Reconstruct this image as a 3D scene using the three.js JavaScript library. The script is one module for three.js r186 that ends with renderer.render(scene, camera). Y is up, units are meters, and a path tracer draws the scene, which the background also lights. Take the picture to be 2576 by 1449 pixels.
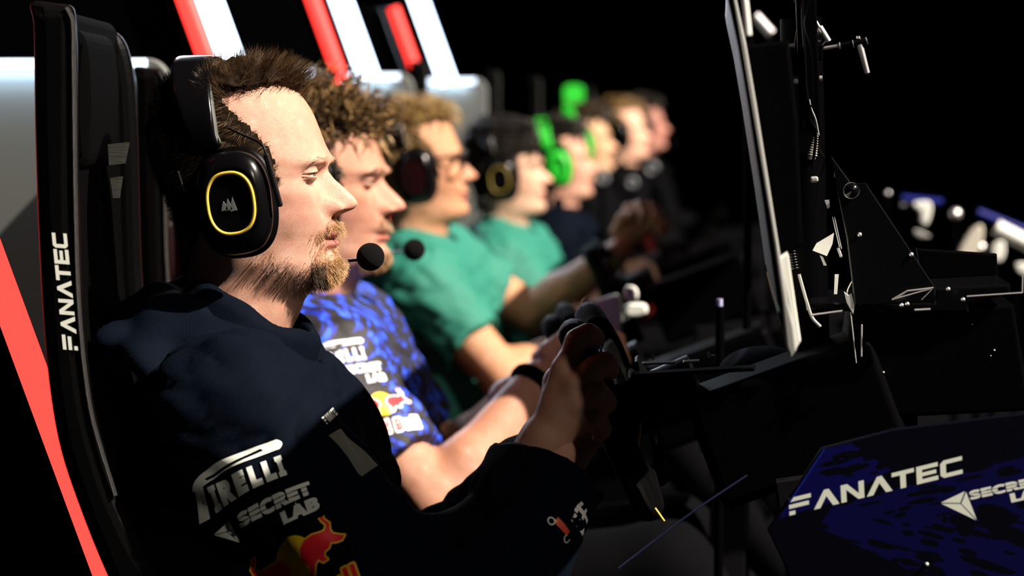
import * as THREE from 'three';
import { mergeGeometries } from 'three/addons/utils/BufferGeometryUtils.js';
import { RoundedBoxGeometry } from 'three/addons/geometries/RoundedBoxGeometry.js';
import { RectAreaLightUniformsLib } from 'three/addons/lights/RectAreaLightUniformsLib.js';
import { createNoise3D } from 'simplex-noise';

// ---------------------------------------------------------------- camera, lights, exposure
const FOCAL = 6082;                                  // focal length in pixels of the 2576 x 1449 frame
const scene = new THREE.Scene();
scene.background = new THREE.Color(0x000000);
const camera = new THREE.PerspectiveCamera(2 * Math.atan(724.5 / FOCAL) * 180 / Math.PI, 2576 / 1449, 0.1, 200);
camera.position.set(0, 1.2, 0);
camera.rotation.order = 'YXZ';
camera.rotation.set(-4.067 * Math.PI / 180, 5.73 * Math.PI / 180, 0);
camera.focus = 2.45;
camera.userData.fStop = 4.4;
camera.updateMatrixWorld(true);
const renderer = new THREE.WebGLRenderer({ antialias: true });
renderer.toneMapping = THREE.LinearToneMapping;
renderer.toneMappingExposure = 1.0;
renderer.shadowMap.enabled = true;
RectAreaLightUniformsLib.init();

// two stage spotlights on the truss above the audience: one almost ahead of the row, a weaker one from the photographer's side
const SPOTS = [[new THREE.Vector3(14.4, 16.2, 0.8), 7600], [new THREE.Vector3(11.6, 11.8, 11.6), 330]], SPOT_TO = new THREE.Vector3(-0.5, 1.0, -4.2);
for (const [from, candela] of SPOTS) {
  const key = new THREE.SpotLight(0xffefdf, candela, 0, 0.36, 0.35, 2);
  key.position.copy(from); key.target.position.copy(SPOT_TO);
  key.castShadow = true; key.shadow.radius = 9; key.shadow.mapSize.set(2048, 2048);
  scene.add(key, key.target);
}

// ---------------------------------------------------------------- helpers
const V = (x, y, z) => new THREE.Vector3(x, y, z);
const lerp = (a, b, t) => a + (b - a) * t, clamp = (x, a = 0, b = 1) => Math.min(b, Math.max(a, x));
const smooth = (a, b, x) => { const t = clamp((x - a) / (b - a)); return t * t * (3 - 2 * t); };
const gauss = (x, s) => Math.exp(-x * x / (2 * s * s));
let seedState = 12345;
const rnd = () => { seedState = (seedState + 0x6d2b79f5) | 0; let t = Math.imul(seedState ^ (seedState >>> 15), 1 | seedState); t = (t + Math.imul(t ^ (t >>> 7), 61 | t)) ^ t; return ((t ^ (t >>> 14)) >>> 0) / 4294967296; };
const rr = (a, b) => a + (b - a) * rnd();
const reseed = (n) => { seedState = n; };
const noise = createNoise3D(rnd);
// the point of the place that the picture shows at (px, py), on the upright plane that lies d metres along the row
function at(px, py, d) {
  const v = V((px - 1288) / FOCAL, -(py - 724.5) / FOCAL, -1).applyQuaternion(camera.quaternion);
  return v.multiplyScalar(-d / v.z).add(camera.position);
}
function table(rows) { return (x, col) => { let i = 0; while (i < rows.length - 2 && rows[i + 1][0] < x) i++; const a = rows[i], b = rows[i + 1]; const t = clamp((x - a[0]) / (b[0] - a[0])); return lerp(a[col], b[col], t); }; }
function curveTable(rows) {                            // Catmull-Rom through the rows
  return (x, col) => {
    let i = 0; while (i < rows.length - 2 && rows[i + 1][0] < x) i++;
    const p1 = rows[i], p2 = rows[i + 1], p0 = rows[Math.max(0, i - 1)], p3 = rows[Math.min(rows.length - 1, i + 2)];
    const h = p2[0] - p1[0], t = clamp((x - p1[0]) / h);
    const m1 = (p2[col] - p0[col]) / Math.max(1e-6, p2[0] - p0[0]) * h, m2 = (p3[col] - p1[col]) / Math.max(1e-6, p3[0] - p1[0]) * h;
    const t2 = t * t, t3 = t2 * t;
    return (2 * t3 - 3 * t2 + 1) * p1[col] + (t3 - 2 * t2 + t) * m1 + (-2 * t3 + 3 * t2) * p2[col] + (t3 - t2) * m2;
  };
}
const taken = {};
function numbered(name) { const n = taken[name] = (taken[name] ?? -1) + 1; return n ? name + '_' + String(n).padStart(3, '0') : name; }
function thing(name, label, category, pos = V(0, 0, 0), group) {
  const o = new THREE.Group(); o.name = numbered(name); o.position.copy(pos); o.userData = { label, category };
  if (group) o.userData.group = group;
  scene.add(o); return o;
}
function mesh(name, geo, mat, parent) {
  const m = new THREE.Mesh(geo, mat); m.name = name; m.castShadow = m.receiveShadow = true;
  if (parent) parent.add(m);
  return m;
}
function single(name, geo, mat, label, category, pos, group) {   // a thing of one mesh
  const m = mesh(numbered(name), geo, mat, scene); if (pos) m.position.copy(pos);
  m.userData = { label, category }; if (group) m.userData.group = group;
  return m;
}
function structure(name, geo, mat) { const m = mesh(name, geo, mat, scene); m.userData.kind = 'structure'; return m; }
const merge = (list) => mergeGeometries(list.map((g) => { const n = g.index ? g.toNonIndexed() : g; for (const k of Object.keys(n.attributes)) if (!['position', 'normal', 'uv'].includes(k)) n.deleteAttribute(k); return n; }));
const box = (w, h, d, r = 0.003) => new RoundedBoxGeometry(w, h, d, 2, Math.min(r, w / 2.01, h / 2.01, d / 2.01));
const place = (g, x, y, z, rx = 0, ry = 0, rz = 0) => g.applyMatrix4(new THREE.Matrix4().compose(V(x, y, z), new THREE.Quaternion().setFromEuler(new THREE.Euler(rx, ry, rz)), V(1, 1, 1)));
function rod(a, b, r, r2 = r, seg = 14) {              // a cylinder from a to b
  const d = b.clone().sub(a), g = new THREE.CylinderGeometry(r2, r, d.length(), seg);
  g.applyQuaternion(new THREE.Quaternion().setFromUnitVectors(V(0, 1, 0), d.clone().normalize()));
  const m = a.clone().add(b).multiplyScalar(0.5); g.translate(m.x, m.y, m.z); return g;
}
const tube = (pts, r, seg = 40, sides = 8) => new THREE.TubeGeometry(new THREE.CatmullRomCurve3(pts), seg, r, sides);
function bar(a, b, w, h) {                             // a box beam from a to b, w across and h high
  const d = b.clone().sub(a), g = box(d.length(), h, w, 0.002);
  g.applyQuaternion(new THREE.Quaternion().setFromUnitVectors(V(1, 0, 0), d.clone().normalize()));
  const m = a.clone().add(b).multiplyScalar(0.5); g.translate(m.x, m.y, m.z); return g;
}
function slab(pts, depth, z = 0, bevel = 0.003, holes = []) {   // outline in x, y pushed out along z, centred on z
  const s = new THREE.Shape(pts.map((p) => new THREE.Vector2(p.x, p.y)));
  for (const h of holes) s.holes.push(new THREE.Path(h.map((p) => new THREE.Vector2(p.x, p.y))));
  const g = new THREE.ExtrudeGeometry(s, { depth: depth - 2 * bevel, bevelEnabled: bevel > 0, bevelThickness: bevel, bevelSize: bevel, bevelOffset: -bevel, bevelSegments: 3, curveSegments: 16 });
  g.translate(0, 0, z - depth / 2 + bevel); return g;
}
function rounded(pts, n = 6) { return new THREE.CatmullRomCurve3(pts, true, 'centripetal').getPoints(pts.length * n).slice(0, -1); }
const stdMat = (color, roughness = 0.6, metalness = 0, extra = {}) => new THREE.MeshPhysicalMaterial({ color: new THREE.Color().setRGB(...color), roughness, metalness, ...extra });
function canvasTexture(w, h, draw) {
  const c = document.createElement('canvas'); c.width = w; c.height = h; const g = c.getContext('2d');
  draw(g, w, h); const t = new THREE.CanvasTexture(c); t.colorSpace = THREE.SRGBColorSpace; t.magFilter = THREE.LinearFilter; return t;
}
function noiseTexture(size, fn) {                      // grey relief that repeats
  const a = new Uint8Array(size * size * 4);
  for (let j = 0; j < size; j++) for (let i = 0; i < size; i++) { const v = clamp(fn(i / size, j / size)) * 255; const k = (j * size + i) * 4; a[k] = a[k + 1] = a[k + 2] = v; a[k + 3] = 255; }
  const t = new THREE.DataTexture(a, size, size); t.wrapS = t.wrapT = THREE.RepeatWrapping; t.magFilter = THREE.LinearFilter; t.minFilter = THREE.LinearMipmapLinearFilter; t.needsUpdate = true; return t;
}
function tiled(fx, fy, u, v, k) { const a = u * 2 * Math.PI, b = v * 2 * Math.PI; return noise(Math.cos(a) * fx + k, Math.sin(a) * fx + Math.cos(b) * fy, Math.sin(b) * fy - k); }
const poreTex = noiseTexture(512, (u, v) => 0.5 + 0.3 * tiled(14, 14, u, v, 3) + 0.2 * tiled(32, 32, u, v, 9));
const grainTex = noiseTexture(512, (u, v) => 0.5 + 0.28 * tiled(20, 20, u, v, 1) + 0.22 * tiled(40, 40, u, v, 5));
const weaveTex = noiseTexture(256, (u, v) => 0.5 + 0.25 * Math.sin(u * 2 * Math.PI * 32) * Math.sin(v * 2 * Math.PI * 32) + 0.25 * tiled(12, 12, u, v, 2));
const rep = (t, x, y = x) => { const c = t.clone(); c.repeat.set(x, y); c.needsUpdate = true; return c; };

// ---------------------------------------------------------------- smooth solids from distance fields
function field(prims, k) {                              // tapered capsules [a, b, ra, rb] joined smoothly
  const q = prims.map(([a, b, ra, rb]) => { const x = b.x - a.x, y = b.y - a.y, z = b.z - a.z; return [a.x, a.y, a.z, x, y, z, 1 / Math.max(1e-9, x * x + y * y + z * z), ra, (rb ?? ra) - ra]; });
  return (x, y, z) => {
    let d = 1e3;
    for (const c of q) {
      const px = x - c[0], py = y - c[1], pz = z - c[2];
      let h = (px * c[3] + py * c[4] + pz * c[5]) * c[6]; h = h < 0 ? 0 : h > 1 ? 1 : h;
      const ex = px - c[3] * h, ey = py - c[4] * h, ez = pz - c[5] * h;
      const e = Math.sqrt(ex * ex + ey * ey + ez * ez) - c[7] - c[8] * h;
      if (d > 900) d = e; else { const t = k - Math.abs(d - e); d = Math.min(d, e) - (t > 0 ? t * t / (4 * k) : 0); }
    }
    return d;
  };
}
const smin = (a, b, k) => { const t = Math.max(k - Math.abs(a - b), 0); return Math.min(a, b) - t * t / (4 * k); };
const smax = (a, b, k) => -smin(-a, -b, k);
function nets(f, lo, hi, cell) {                        // surface nets
  const n = [0, 1, 2].map((i) => Math.ceil((hi.getComponent(i) - lo.getComponent(i)) / cell) + 2), [nx, ny, nz] = n;
  const val = new Float32Array(nx * ny * nz).fill(1e3), S = 4, id = (i, j, k) => (k * ny + j) * nx + i;
  for (let K = 0; K < nz; K += S) for (let J = 0; J < ny; J += S) for (let I = 0; I < nx; I += S) {
    const c = f(lo.x + (I + 1.5) * cell, lo.y + (J + 1.5) * cell, lo.z + (K + 1.5) * cell), far = Math.abs(c) > cell * 4.6;
    for (let k = K; k < Math.min(K + S, nz); k++) for (let j = J; j < Math.min(J + S, ny); j++) for (let i = I; i < Math.min(I + S, nx); i++)
      val[id(i, j, k)] = far ? c : f(lo.x + i * cell, lo.y + j * cell, lo.z + k * cell);
  }
  const vid = new Int32Array(nx * ny * nz).fill(-1), pos = [], idx = [];
  for (let k = 0; k < nz - 1; k++) for (let j = 0; j < ny - 1; j++) for (let i = 0; i < nx - 1; i++) {
    let m = 0, c = 0, sx = 0, sy = 0, sz = 0;
    const g = []; for (let q = 0; q < 8; q++) { const v = val[id(i + (q & 1), j + ((q >> 1) & 1), k + (q >> 2))]; g.push(v); if (v < 0) m |= 1 << q; }
    if (m === 0 || m === 255) continue;
    for (const [a, b] of EDGES) if (((m >> a) & 1) !== ((m >> b) & 1)) {
      const t = g[a] / (g[a] - g[b]); c++;
      sx += lerp(a & 1, b & 1, t); sy += lerp((a >> 1) & 1, (b >> 1) & 1, t); sz += lerp(a >> 2, b >> 2, t);
    }
    vid[id(i, j, k)] = pos.length / 3; pos.push(lo.x + (i + sx / c) * cell, lo.y + (j + sy / c) * cell, lo.z + (k + sz / c) * cell);
  }
  const quad = (a, b, c, d, flip) => { if (a < 0 || b < 0 || c < 0 || d < 0) return; if (flip) idx.push(a, c, b, a, d, c); else idx.push(a, b, c, a, c, d); };
  for (let k = 1; k < nz - 1; k++) for (let j = 1; j < ny - 1; j++) for (let i = 1; i < nx - 1; i++) {
    const v = val[id(i, j, k)] < 0;
    if (v !== val[id(i + 1, j, k)] < 0) quad(vid[id(i, j - 1, k - 1)], vid[id(i, j, k - 1)], vid[id(i, j, k)], vid[id(i, j - 1, k)], !v);
    if (v !== val[id(i, j + 1, k)] < 0) quad(vid[id(i - 1, j, k - 1)], vid[id(i - 1, j, k)], vid[id(i, j, k)], vid[id(i, j, k - 1)], !v);
    if (v !== val[id(i, j, k + 1)] < 0) quad(vid[id(i - 1, j - 1, k)], vid[id(i, j - 1, k)], vid[id(i, j, k)], vid[id(i - 1, j, k)], !v);
  }
  const nor = new Float32Array(pos.length), e = cell * 0.25, grad = (x, y, z) => {
    const a = f(x + e, y, z) - f(x - e, y, z), b = f(x, y + e, z) - f(x, y - e, z), c = f(x, y, z + e) - f(x, y, z - e), l = Math.hypot(a, b, c) || 1; return [a / l, b / l, c / l, l / (2 * e)];
  };
  for (let q = 0; q < pos.length; q += 3) {
    let g; for (let r = 0; r < 2; r++) { g = grad(pos[q], pos[q + 1], pos[q + 2]); const d = clamp(f(pos[q], pos[q + 1], pos[q + 2]) / Math.max(0.3, g[3]), -cell, cell) * 0.8; for (let w = 0; w < 3; w++) pos[q + w] -= g[w] * d; }
    g = grad(pos[q], pos[q + 1], pos[q + 2]); nor.set(g.slice(0, 3), q);
  }
  const geo = new THREE.BufferGeometry();
  geo.setAttribute('position', new THREE.Float32BufferAttribute(pos, 3)); geo.setAttribute('normal', new THREE.Float32BufferAttribute(nor, 3)); geo.setIndex(idx);
  const uv = new Float32Array(pos.length / 3 * 2); for (let q = 0; q < pos.length / 3; q++) { uv[q * 2] = (pos[q * 3] - pos[q * 3 + 2]) * 0.8; uv[q * 2 + 1] = pos[q * 3 + 1]; }
  geo.setAttribute('uv', new THREE.BufferAttribute(uv, 2));
  return geo;
}
const EDGES = [[0, 1], [2, 3], [4, 5], [6, 7], [0, 2], [1, 3], [4, 6], [5, 7], [0, 4], [1, 5], [2, 6], [3, 7]];
function boundsOf(prims, pad) { const b = new THREE.Box3(); for (const [p, q, r, s] of prims) { const m = Math.max(r, s ?? r); for (const c of [p, q]) { b.expandByPoint(c.clone().addScalar(m)); b.expandByPoint(c.clone().addScalar(-m)); } } return b.expandByScalar(pad); }
// a printed patch laid on a field's surface: centre, direction of reading u, upward v, outward n
function surfaceAt(f, px, py, d0, d1) {                // where the cloth lies, and which way it faces there
  let p = at(px, py, d0), q; for (let d = d0; d < d1; d += 0.001) { q = at(px, py, d); if (f(q.x, q.y, q.z) < 0) break; } p = q; const e = 0.012, n = V(f(p.x + e, p.y, p.z) - f(p.x - e, p.y, p.z), f(p.x, p.y + e, p.z) - f(p.x, p.y - e, p.z), f(p.x, p.y, p.z + e) - f(p.x, p.y, p.z - e)).normalize(); return [p, n];
}
function patch(f, c, u, v, n, w, h, nu = 24, nv = 16, lift = 0.0012) {
  const pos = [], uv = [], ok = [], idx = [];
  for (let j = 0; j <= nv; j++) for (let i = 0; i <= nu; i++) {
    const p = c.clone().addScaledVector(u, (i / nu - 0.5) * w).addScaledVector(v, (j / nv - 0.5) * h).addScaledVector(n, 0.12);
    let hit = false, t = 0; for (let s = 0; s < 60; s++) { const d = f(p.x, p.y, p.z) - lift; if (d < 0.0002) { hit = true; break; } p.addScaledVector(n, -d * 0.9); t += d * 0.9; if (t > 0.4) break; }
    pos.push(p.x, p.y, p.z); uv.push(i / nu, j / nv); ok.push(hit);
  }
  for (let j = 0; j < nv; j++) for (let i = 0; i < nu; i++) { const a = j * (nu + 1) + i, b = a + 1, d = a + nu + 1, e = d + 1; if (ok[a] && ok[b] && ok[d] && ok[e]) idx.push(a, b, e, a, e, d); }
  const g = new THREE.BufferGeometry(); g.setAttribute('position', new THREE.Float32BufferAttribute(pos, 3)); g.setAttribute('uv', new THREE.Float32BufferAttribute(uv, 2)); g.setIndex(idx); g.computeVertexNormals(); return g;
}
// ---------------------------------------------------------------- heads
// Lengths in head units: one unit is a pixel of the near man's profile; x forward, y down the face (py), z to his right.
const HU = 1 / 2418, HX = 590, HY = 470;
const PROFILE = [   // py, front (without nose and lips), back, half width, x of the widest place, exponent of the front
  [168, 592, 572, 4, 580, 2.0], [173, 640, 512, 62, 576, 2.0], [184, 682, 468, 100, 572, 2.0], [205, 722, 432, 134, 568, 2.05], [238, 757, 406, 160, 566, 2.1],
  [280, 786, 390, 176, 566, 2.15], [320, 803, 384, 184, 568, 2.2], [360, 818, 384, 186, 572, 2.3], [396, 832, 391, 184, 576, 2.4], [428, 824, 400, 180, 580, 2.45],
  [452, 812, 410, 177, 584, 2.45], [482, 818, 422, 173, 588, 2.4], [516, 832, 436, 166, 590, 2.3], [546, 846, 447, 159, 592, 2.2], [575, 850, 455, 152, 594, 2.1],
  [602, 847, 461, 146, 596, 2.0], [630, 845, 464, 140, 600, 1.95], [660, 853, 466, 133, 604, 1.95], [686, 852, 468, 127, 606, 1.95], [704, 838, 470, 124, 604, 1.95],
  [720, 812, 471, 123, 600, 1.95], [735, 784, 472, 123, 596, 2.0], [752, 768, 472, 124, 594, 2.0], [785, 755, 470, 127, 592, 2.0], [825, 735, 465, 131, 586, 2.0],
  [870, 712, 452, 138, 578, 2.0], [930, 690, 436, 150, 564, 2.0]];
const prof = curveTable(PROFILE);
const NOSE = curveTable([[404, 0, 13], [418, 3, 12], [430, 9, 11.5], [445, 28, 12], [462, 47, 13], [482, 63, 14.5], [494, 68, 16.5], [504, 68, 18], [514, 66, 18.5], [525, 54, 18.5], [535, 28, 18], [545, 7, 17], [556, 0, 17]]);
function headSurface(o = {}) {
  const nose = o.nose ?? 1, jaw = o.jaw ?? 1, brow = o.brow ?? 1, eyeOpen = o.eyeOpen ?? 1;
  return (th, py) => {
    const F = prof(py, 1), B = prof(py, 2), M = prof(py, 4), n = prof(py, 5);
    let W = prof(py, 3); if (py > 560 && py < 720) W *= lerp(1, jaw, smooth(560, 620, py) * (1 - smooth(680, 720, py)));
    const c = Math.cos(th), s = Math.sin(th), front = c > 0, e = 2 / (front ? n : 2.1);
    let x = M + (front ? F - M : M - B) * Math.sign(c) * Math.abs(c) ** e, z = W * Math.sign(s) * Math.abs(s) ** e;
    const y = py;
    if (front) {
      const fr = smooth(0, 0.35, c), az = Math.abs(z);
      let dx = 0;
      // cheek hollow, cheekbone, jaw edge, temple
      dx += 10 * gauss(az - 118, 34) * gauss(y - 478, 26) - 7 * gauss(az - 105, 30) * gauss(y - 575, 34) - 8 * gauss(az - 135, 26) * gauss(y - 390, 34);
      dx += brow * (13 * gauss(az - 66, 36) * gauss(y - 406, 11) - 4 * gauss(z, 14) * gauss(y - 404, 14));
      // eye sockets
      dx -= 15 * gauss(az - 72, 32) * gauss(y - 434, 17) + 9 * gauss(az - 34, 13) * gauss(y - 438, 18);
      dx -= 3 * gauss(az - 82, 30) * gauss(y - 466, 9);
      // nose
      const hgt = NOSE(y, 1) * nose, sig = NOSE(y, 2); dx += hgt * Math.exp(-Math.pow(az / (sig * 1.55), 2.2));
      dx += nose * (7 * gauss(z, 15) * gauss(y - 507, 11) + 31 * gauss(az - 37, 9.5) * gauss(y - 520, 13.5) - 4 * gauss(az - 27, 5) * gauss(y - 508, 9));
      dx -= nose * 30 * gauss(az - 21, 8) * gauss(y - 541, 6);
      dx -= 8 * gauss(az - 58, 9) * gauss(y - 530, 18);
      // mouth
      const lw = smooth(66, 40, az);
      dx += lw * (11 * gauss(y - 586, 9) * (1 - 0.25 * gauss(z, 7)) - 9 * gauss(y - 599.5, 3.6) + 10 * gauss(y - 612, 8.5) - 3 * gauss(y - 632, 9));
      dx -= 6 * gauss(az - 62, 11) * gauss(y - 600, 12);
      dx += 8 * gauss(z, 40) * gauss(y - 668, 20);
      x += dx * fr;
      // eyelids over the ball of the eye
      const R = 30, ex = 784, ez = 74, dz = az - ez, dy = y - 437, q = R * R - dz * dz - dy * dy;
      if (q > 0 && c > 0.3) {
        const ball = ex + Math.sqrt(q), up = -9 * eyeOpen * (1 - (dz / 34) ** 2), lowl = 6.5 * eyeOpen * (1 - (dz / 34) ** 2);
        const lid = ball + 2.2 - 3.5 * smooth(24, 30, Math.hypot(dz, dy)) - 0.4 * Math.max(0, dy - 7);
        const inside = smooth(-2.0, 2.0, Math.min(dy - up, lowl - dy));
        const covered = smax(x, lid, 13);
        x = lerp(covered, ball - 7, Math.abs(dz) < 34 ? inside : 0);
        x += 2.2 * gauss(dy - up + 1, 2.6) * smooth(30, 20, Math.abs(dz));
      }
    } else if (py < 470) { z *= 1 + 0.02 * gauss(py - 330, 60); }
    return [(x - HX) * HU, (HY - y) * HU, z * HU];
  };
}
function headRows(n) {                                  // rows set closer where the face has detail
  const w = (y) => 1 + 2.2 * gauss(y - 437, 22) + 1.2 * gauss(y - 535, 20) + 1.6 * gauss(y - 600, 24) + 0.8 * gauss(y - 715, 25) + 3 * gauss(y - 168, 8);
  let total = 0; for (let y = 168; y < 930; y++) total += w(y);
  const out = [168]; let acc = 0, k = 1; for (let y = 168; y < 930; y++) { acc += w(y); while (k <= n && acc >= total * k / n - 1e-9) { out.push(y + 1); k++; } } return out;
}
function headColour(tone, x, y, z, py, az, seed, o) {
  const [r, g, b] = tone; let red = 0;
  const mott = noise(x * 60 + seed, y * 60, z * 60) * 0.7 + noise(x * 160, y * 160 + seed, z * 160) * 0.7 + noise(x * 500, y * 500, z * 500) * 0.5;
  const lips = smooth(56, 46, az) * (smooth(578, 584, py) * (1 - smooth(619, 624, py))) * (x > 0.08 ? 1 : 0);
  red += 0.10 * mott + (x > 0.09 ? 0.22 * gauss(az - 20, 26) * gauss(py - 520, 22) : 0) + 0.10 * gauss(az - 110, 40) * gauss(py - 520, 40);
  const fleck = noise(x * 420, y * 420, z * 420 + seed) > 0.86 ? 0.85 : 1;
  let c = [r * (1 + red * 0.25) * fleck, g * (1 - red * 0.75) * fleck, b * (1 - red * 0.7) * fleck];
  if (lips > 0) c = [lerp(c[0], r * 0.86, lips), lerp(c[1], g * 0.5, lips), lerp(c[2], b * 0.55, lips)];
  return c;
}
function headGeometry(o, nT, nR) {
  const S = headSurface(o), rows = headRows(nR), pos = [], col = [], uv = [], idx = [];
  for (let j = 0; j < rows.length; j++) for (let i = 0; i <= nT; i++) {
    const t = i / nT * 2 - 1, th = Math.PI * (0.55 * t + 0.45 * t * t * t), p = S(th, rows[j]);
    pos.push(...p); uv.push(th * 0.085, p[1]); col.push(...headColour(o.tone, p[0], p[1], p[2], rows[j], Math.abs(p[2] / HU), o.seed ?? 0, o));
  }
  const w = nT + 1; for (let j = 0; j < rows.length - 1; j++) for (let i = 0; i < nT; i++) { const a = j * w + i; idx.push(a, a + w, a + 1, a + 1, a + w, a + w + 1); }
  const g = new THREE.BufferGeometry(); g.setAttribute('position', new THREE.Float32BufferAttribute(pos, 3)); g.setAttribute('uv', new THREE.Float32BufferAttribute(uv, 2)); g.setAttribute('color', new THREE.Float32BufferAttribute(col, 3)); g.setIndex(idx);
  g.computeVertexNormals(); const nr = g.attributes.normal;      // close the seam
  for (let j = 0; j < rows.length; j++) { const a = j * w, b = a + nT, v = V(nr.getX(a) + nr.getX(b), nr.getY(a) + nr.getY(b), nr.getZ(a) + nr.getZ(b)).normalize(); nr.setXYZ(a, v.x, v.y, v.z); nr.setXYZ(b, v.x, v.y, v.z); }
  return g;
}
function headFrame(S, th, py) {                         // point and outward normal
  const a = V(...S(th, py)), b = V(...S(th + 0.02, py)).sub(a), c = V(...S(th, py + 3)).sub(a);
  return [a, b.cross(c).normalize()];
}
// hairs: {p, dirs: [d0, d1, d2], len, r} -> one geometry of tapered three-sided strands
function strandGeometry(list, sides = 3) {
  const segs = 4, pos = [], nor = [], idx = [], col = [];
  for (const h of list) {
    const base = pos.length / 3, p = h.p.clone(), a = V(), b = V();
    for (let s = 0; s <= segs; s++) {
      const t = s / segs, d = h.bend(t); a.set(d.y, d.z, -d.x).cross(d).normalize(); b.crossVectors(d, a);
      const r = h.r * (s === segs ? 0.12 : 1 - 0.45 * t);
      for (let k = 0; k < sides; k++) { const an = k / sides * 2 * Math.PI, x = Math.cos(an), y = Math.sin(an); nor.push(a.x * x + b.x * y, a.y * x + b.y * y, a.z * x + b.z * y); pos.push(p.x + (a.x * x + b.x * y) * r, p.y + (a.y * x + b.y * y) * r, p.z + (a.z * x + b.z * y) * r); col.push(...h.c); }
      p.addScaledVector(d, h.len / segs);
      if (s) for (let k = 0; k < sides; k++) { const m = base + (s - 1) * sides, n = m + sides, k2 = (k + 1) % sides; idx.push(m + k, m + k2, n + k, m + k2, n + k2, n + k); }
    }
  }
  const g = new THREE.BufferGeometry(); g.setAttribute('position', new THREE.Float32BufferAttribute(pos, 3)); g.setAttribute('normal', new THREE.Float32BufferAttribute(nor, 3)); g.setAttribute('color', new THREE.Float32BufferAttribute(col, 3)); g.setIndex(idx); return g;
}
function scalp(o, mask, lift, nT = 220, nR = 240) {     // the mat of hair close to the skin
  const S = headSurface(o), pos = [], idx = [], ok = [];
  for (let j = 0; j <= nR; j++) for (let i = 0; i <= nT; i++) {
    const py = lerp(168.5, 700, j / nR), th = (i / nT * 2 - 1) * Math.PI, m = mask(th, py, S), [p, n] = headFrame(S, th, py);
    const l = lift(th, py) * smooth(0.85, 1, m) - 0.0003; p.addScaledVector(n, l * (0.85 + 0.3 * noise(p.x * 90, p.y * 90, p.z * 90))); pos.push(p.x, p.y, p.z); ok.push(m > 0.9);
  }
  const w = nT + 1; for (let j = 0; j < nR; j++) for (let i = 0; i < nT; i++) { const a = j * w + i; if (ok[a] && ok[a + 1] && ok[a + w] && ok[a + w + 1]) idx.push(a, a + w, a + 1, a + 1, a + w, a + w + 1); }
  const g = new THREE.BufferGeometry(); g.setAttribute('position', new THREE.Float32BufferAttribute(pos, 3)); g.setIndex(idx); g.computeVertexNormals(); return g;
}
function hairMask(o) {                                  // 0 on skin, 1 in hair; o.line: py of the hairline at the brow
  const side = curveTable([[200, 640], [235, 615], [262, 612], [300, 650], [340, 694], [380, 720], [420, 732], [460, 734], [500, 712], [560, 560], [640, 500], [700, 470]]);
  const nearLine = o.line ?? 228;
  return (th, py, S) => {
    const p = S(th, py), x = p[0] / HU + HX, az = Math.abs(p[2] / HU), wob = 6 * noise(p[0] * 120, p[1] * 120, p[2] * 120);
    const top = smooth(nearLine + 8, nearLine - 8, py + wob + (o.recess ?? 14) * gauss(az - 80, 40));
    const sd = az > 60 ? smooth(8, -8, x + wob - side(py, 1)) * (py < 690 ? 1 : 0) : (x < 560 && py < 690 ? 1 : 0);
    return Math.max(top, sd);
  };
}
function sampleHair(o, mask, count, make) {
  const S = headSurface(o), out = []; let tries = 0;
  while (out.length < count && tries++ < count * 14) {
    const py = 169 + 530 * rnd() ** 1.25, th = rr(-Math.PI, Math.PI); if (rnd() > Math.max(0.25, prof(py, 3) / 190)) continue;
    const m = mask(th, py, S); if (rnd() > Math.sqrt(m)) continue;
    const [p, n] = headFrame(S, th, py), h = make(p, n, th, py, m); if (h) out.push(h);
  }
  return out;
}
function eyeball(parent, side, o, irisCol = [0.16, 0.2, 0.17]) {
  const g = new THREE.SphereGeometry(26.8 * HU, 40, 30), p = g.attributes.position, col = [], gaze = V(1, -0.04, o.gaze ?? 0).normalize();
  for (let i = 0; i < p.count; i++) {
    const a = V(p.getX(i), p.getY(i), p.getZ(i)).normalize().angleTo(gaze), c = a < 0.17 ? [0.004, 0.004, 0.004] : a < 0.45 ? irisCol : a < 0.5 ? [0.05, 0.05, 0.045] : [0.42, 0.37, 0.34];
    col.push(...c);
  }
  g.setAttribute('color', new THREE.Float32BufferAttribute(col, 3));
  const m = mesh('eye', g, M.eye, parent); m.position.set((784 - HX) * HU, (HY - 437) * HU, side * 74 * HU); return m;
}
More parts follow.
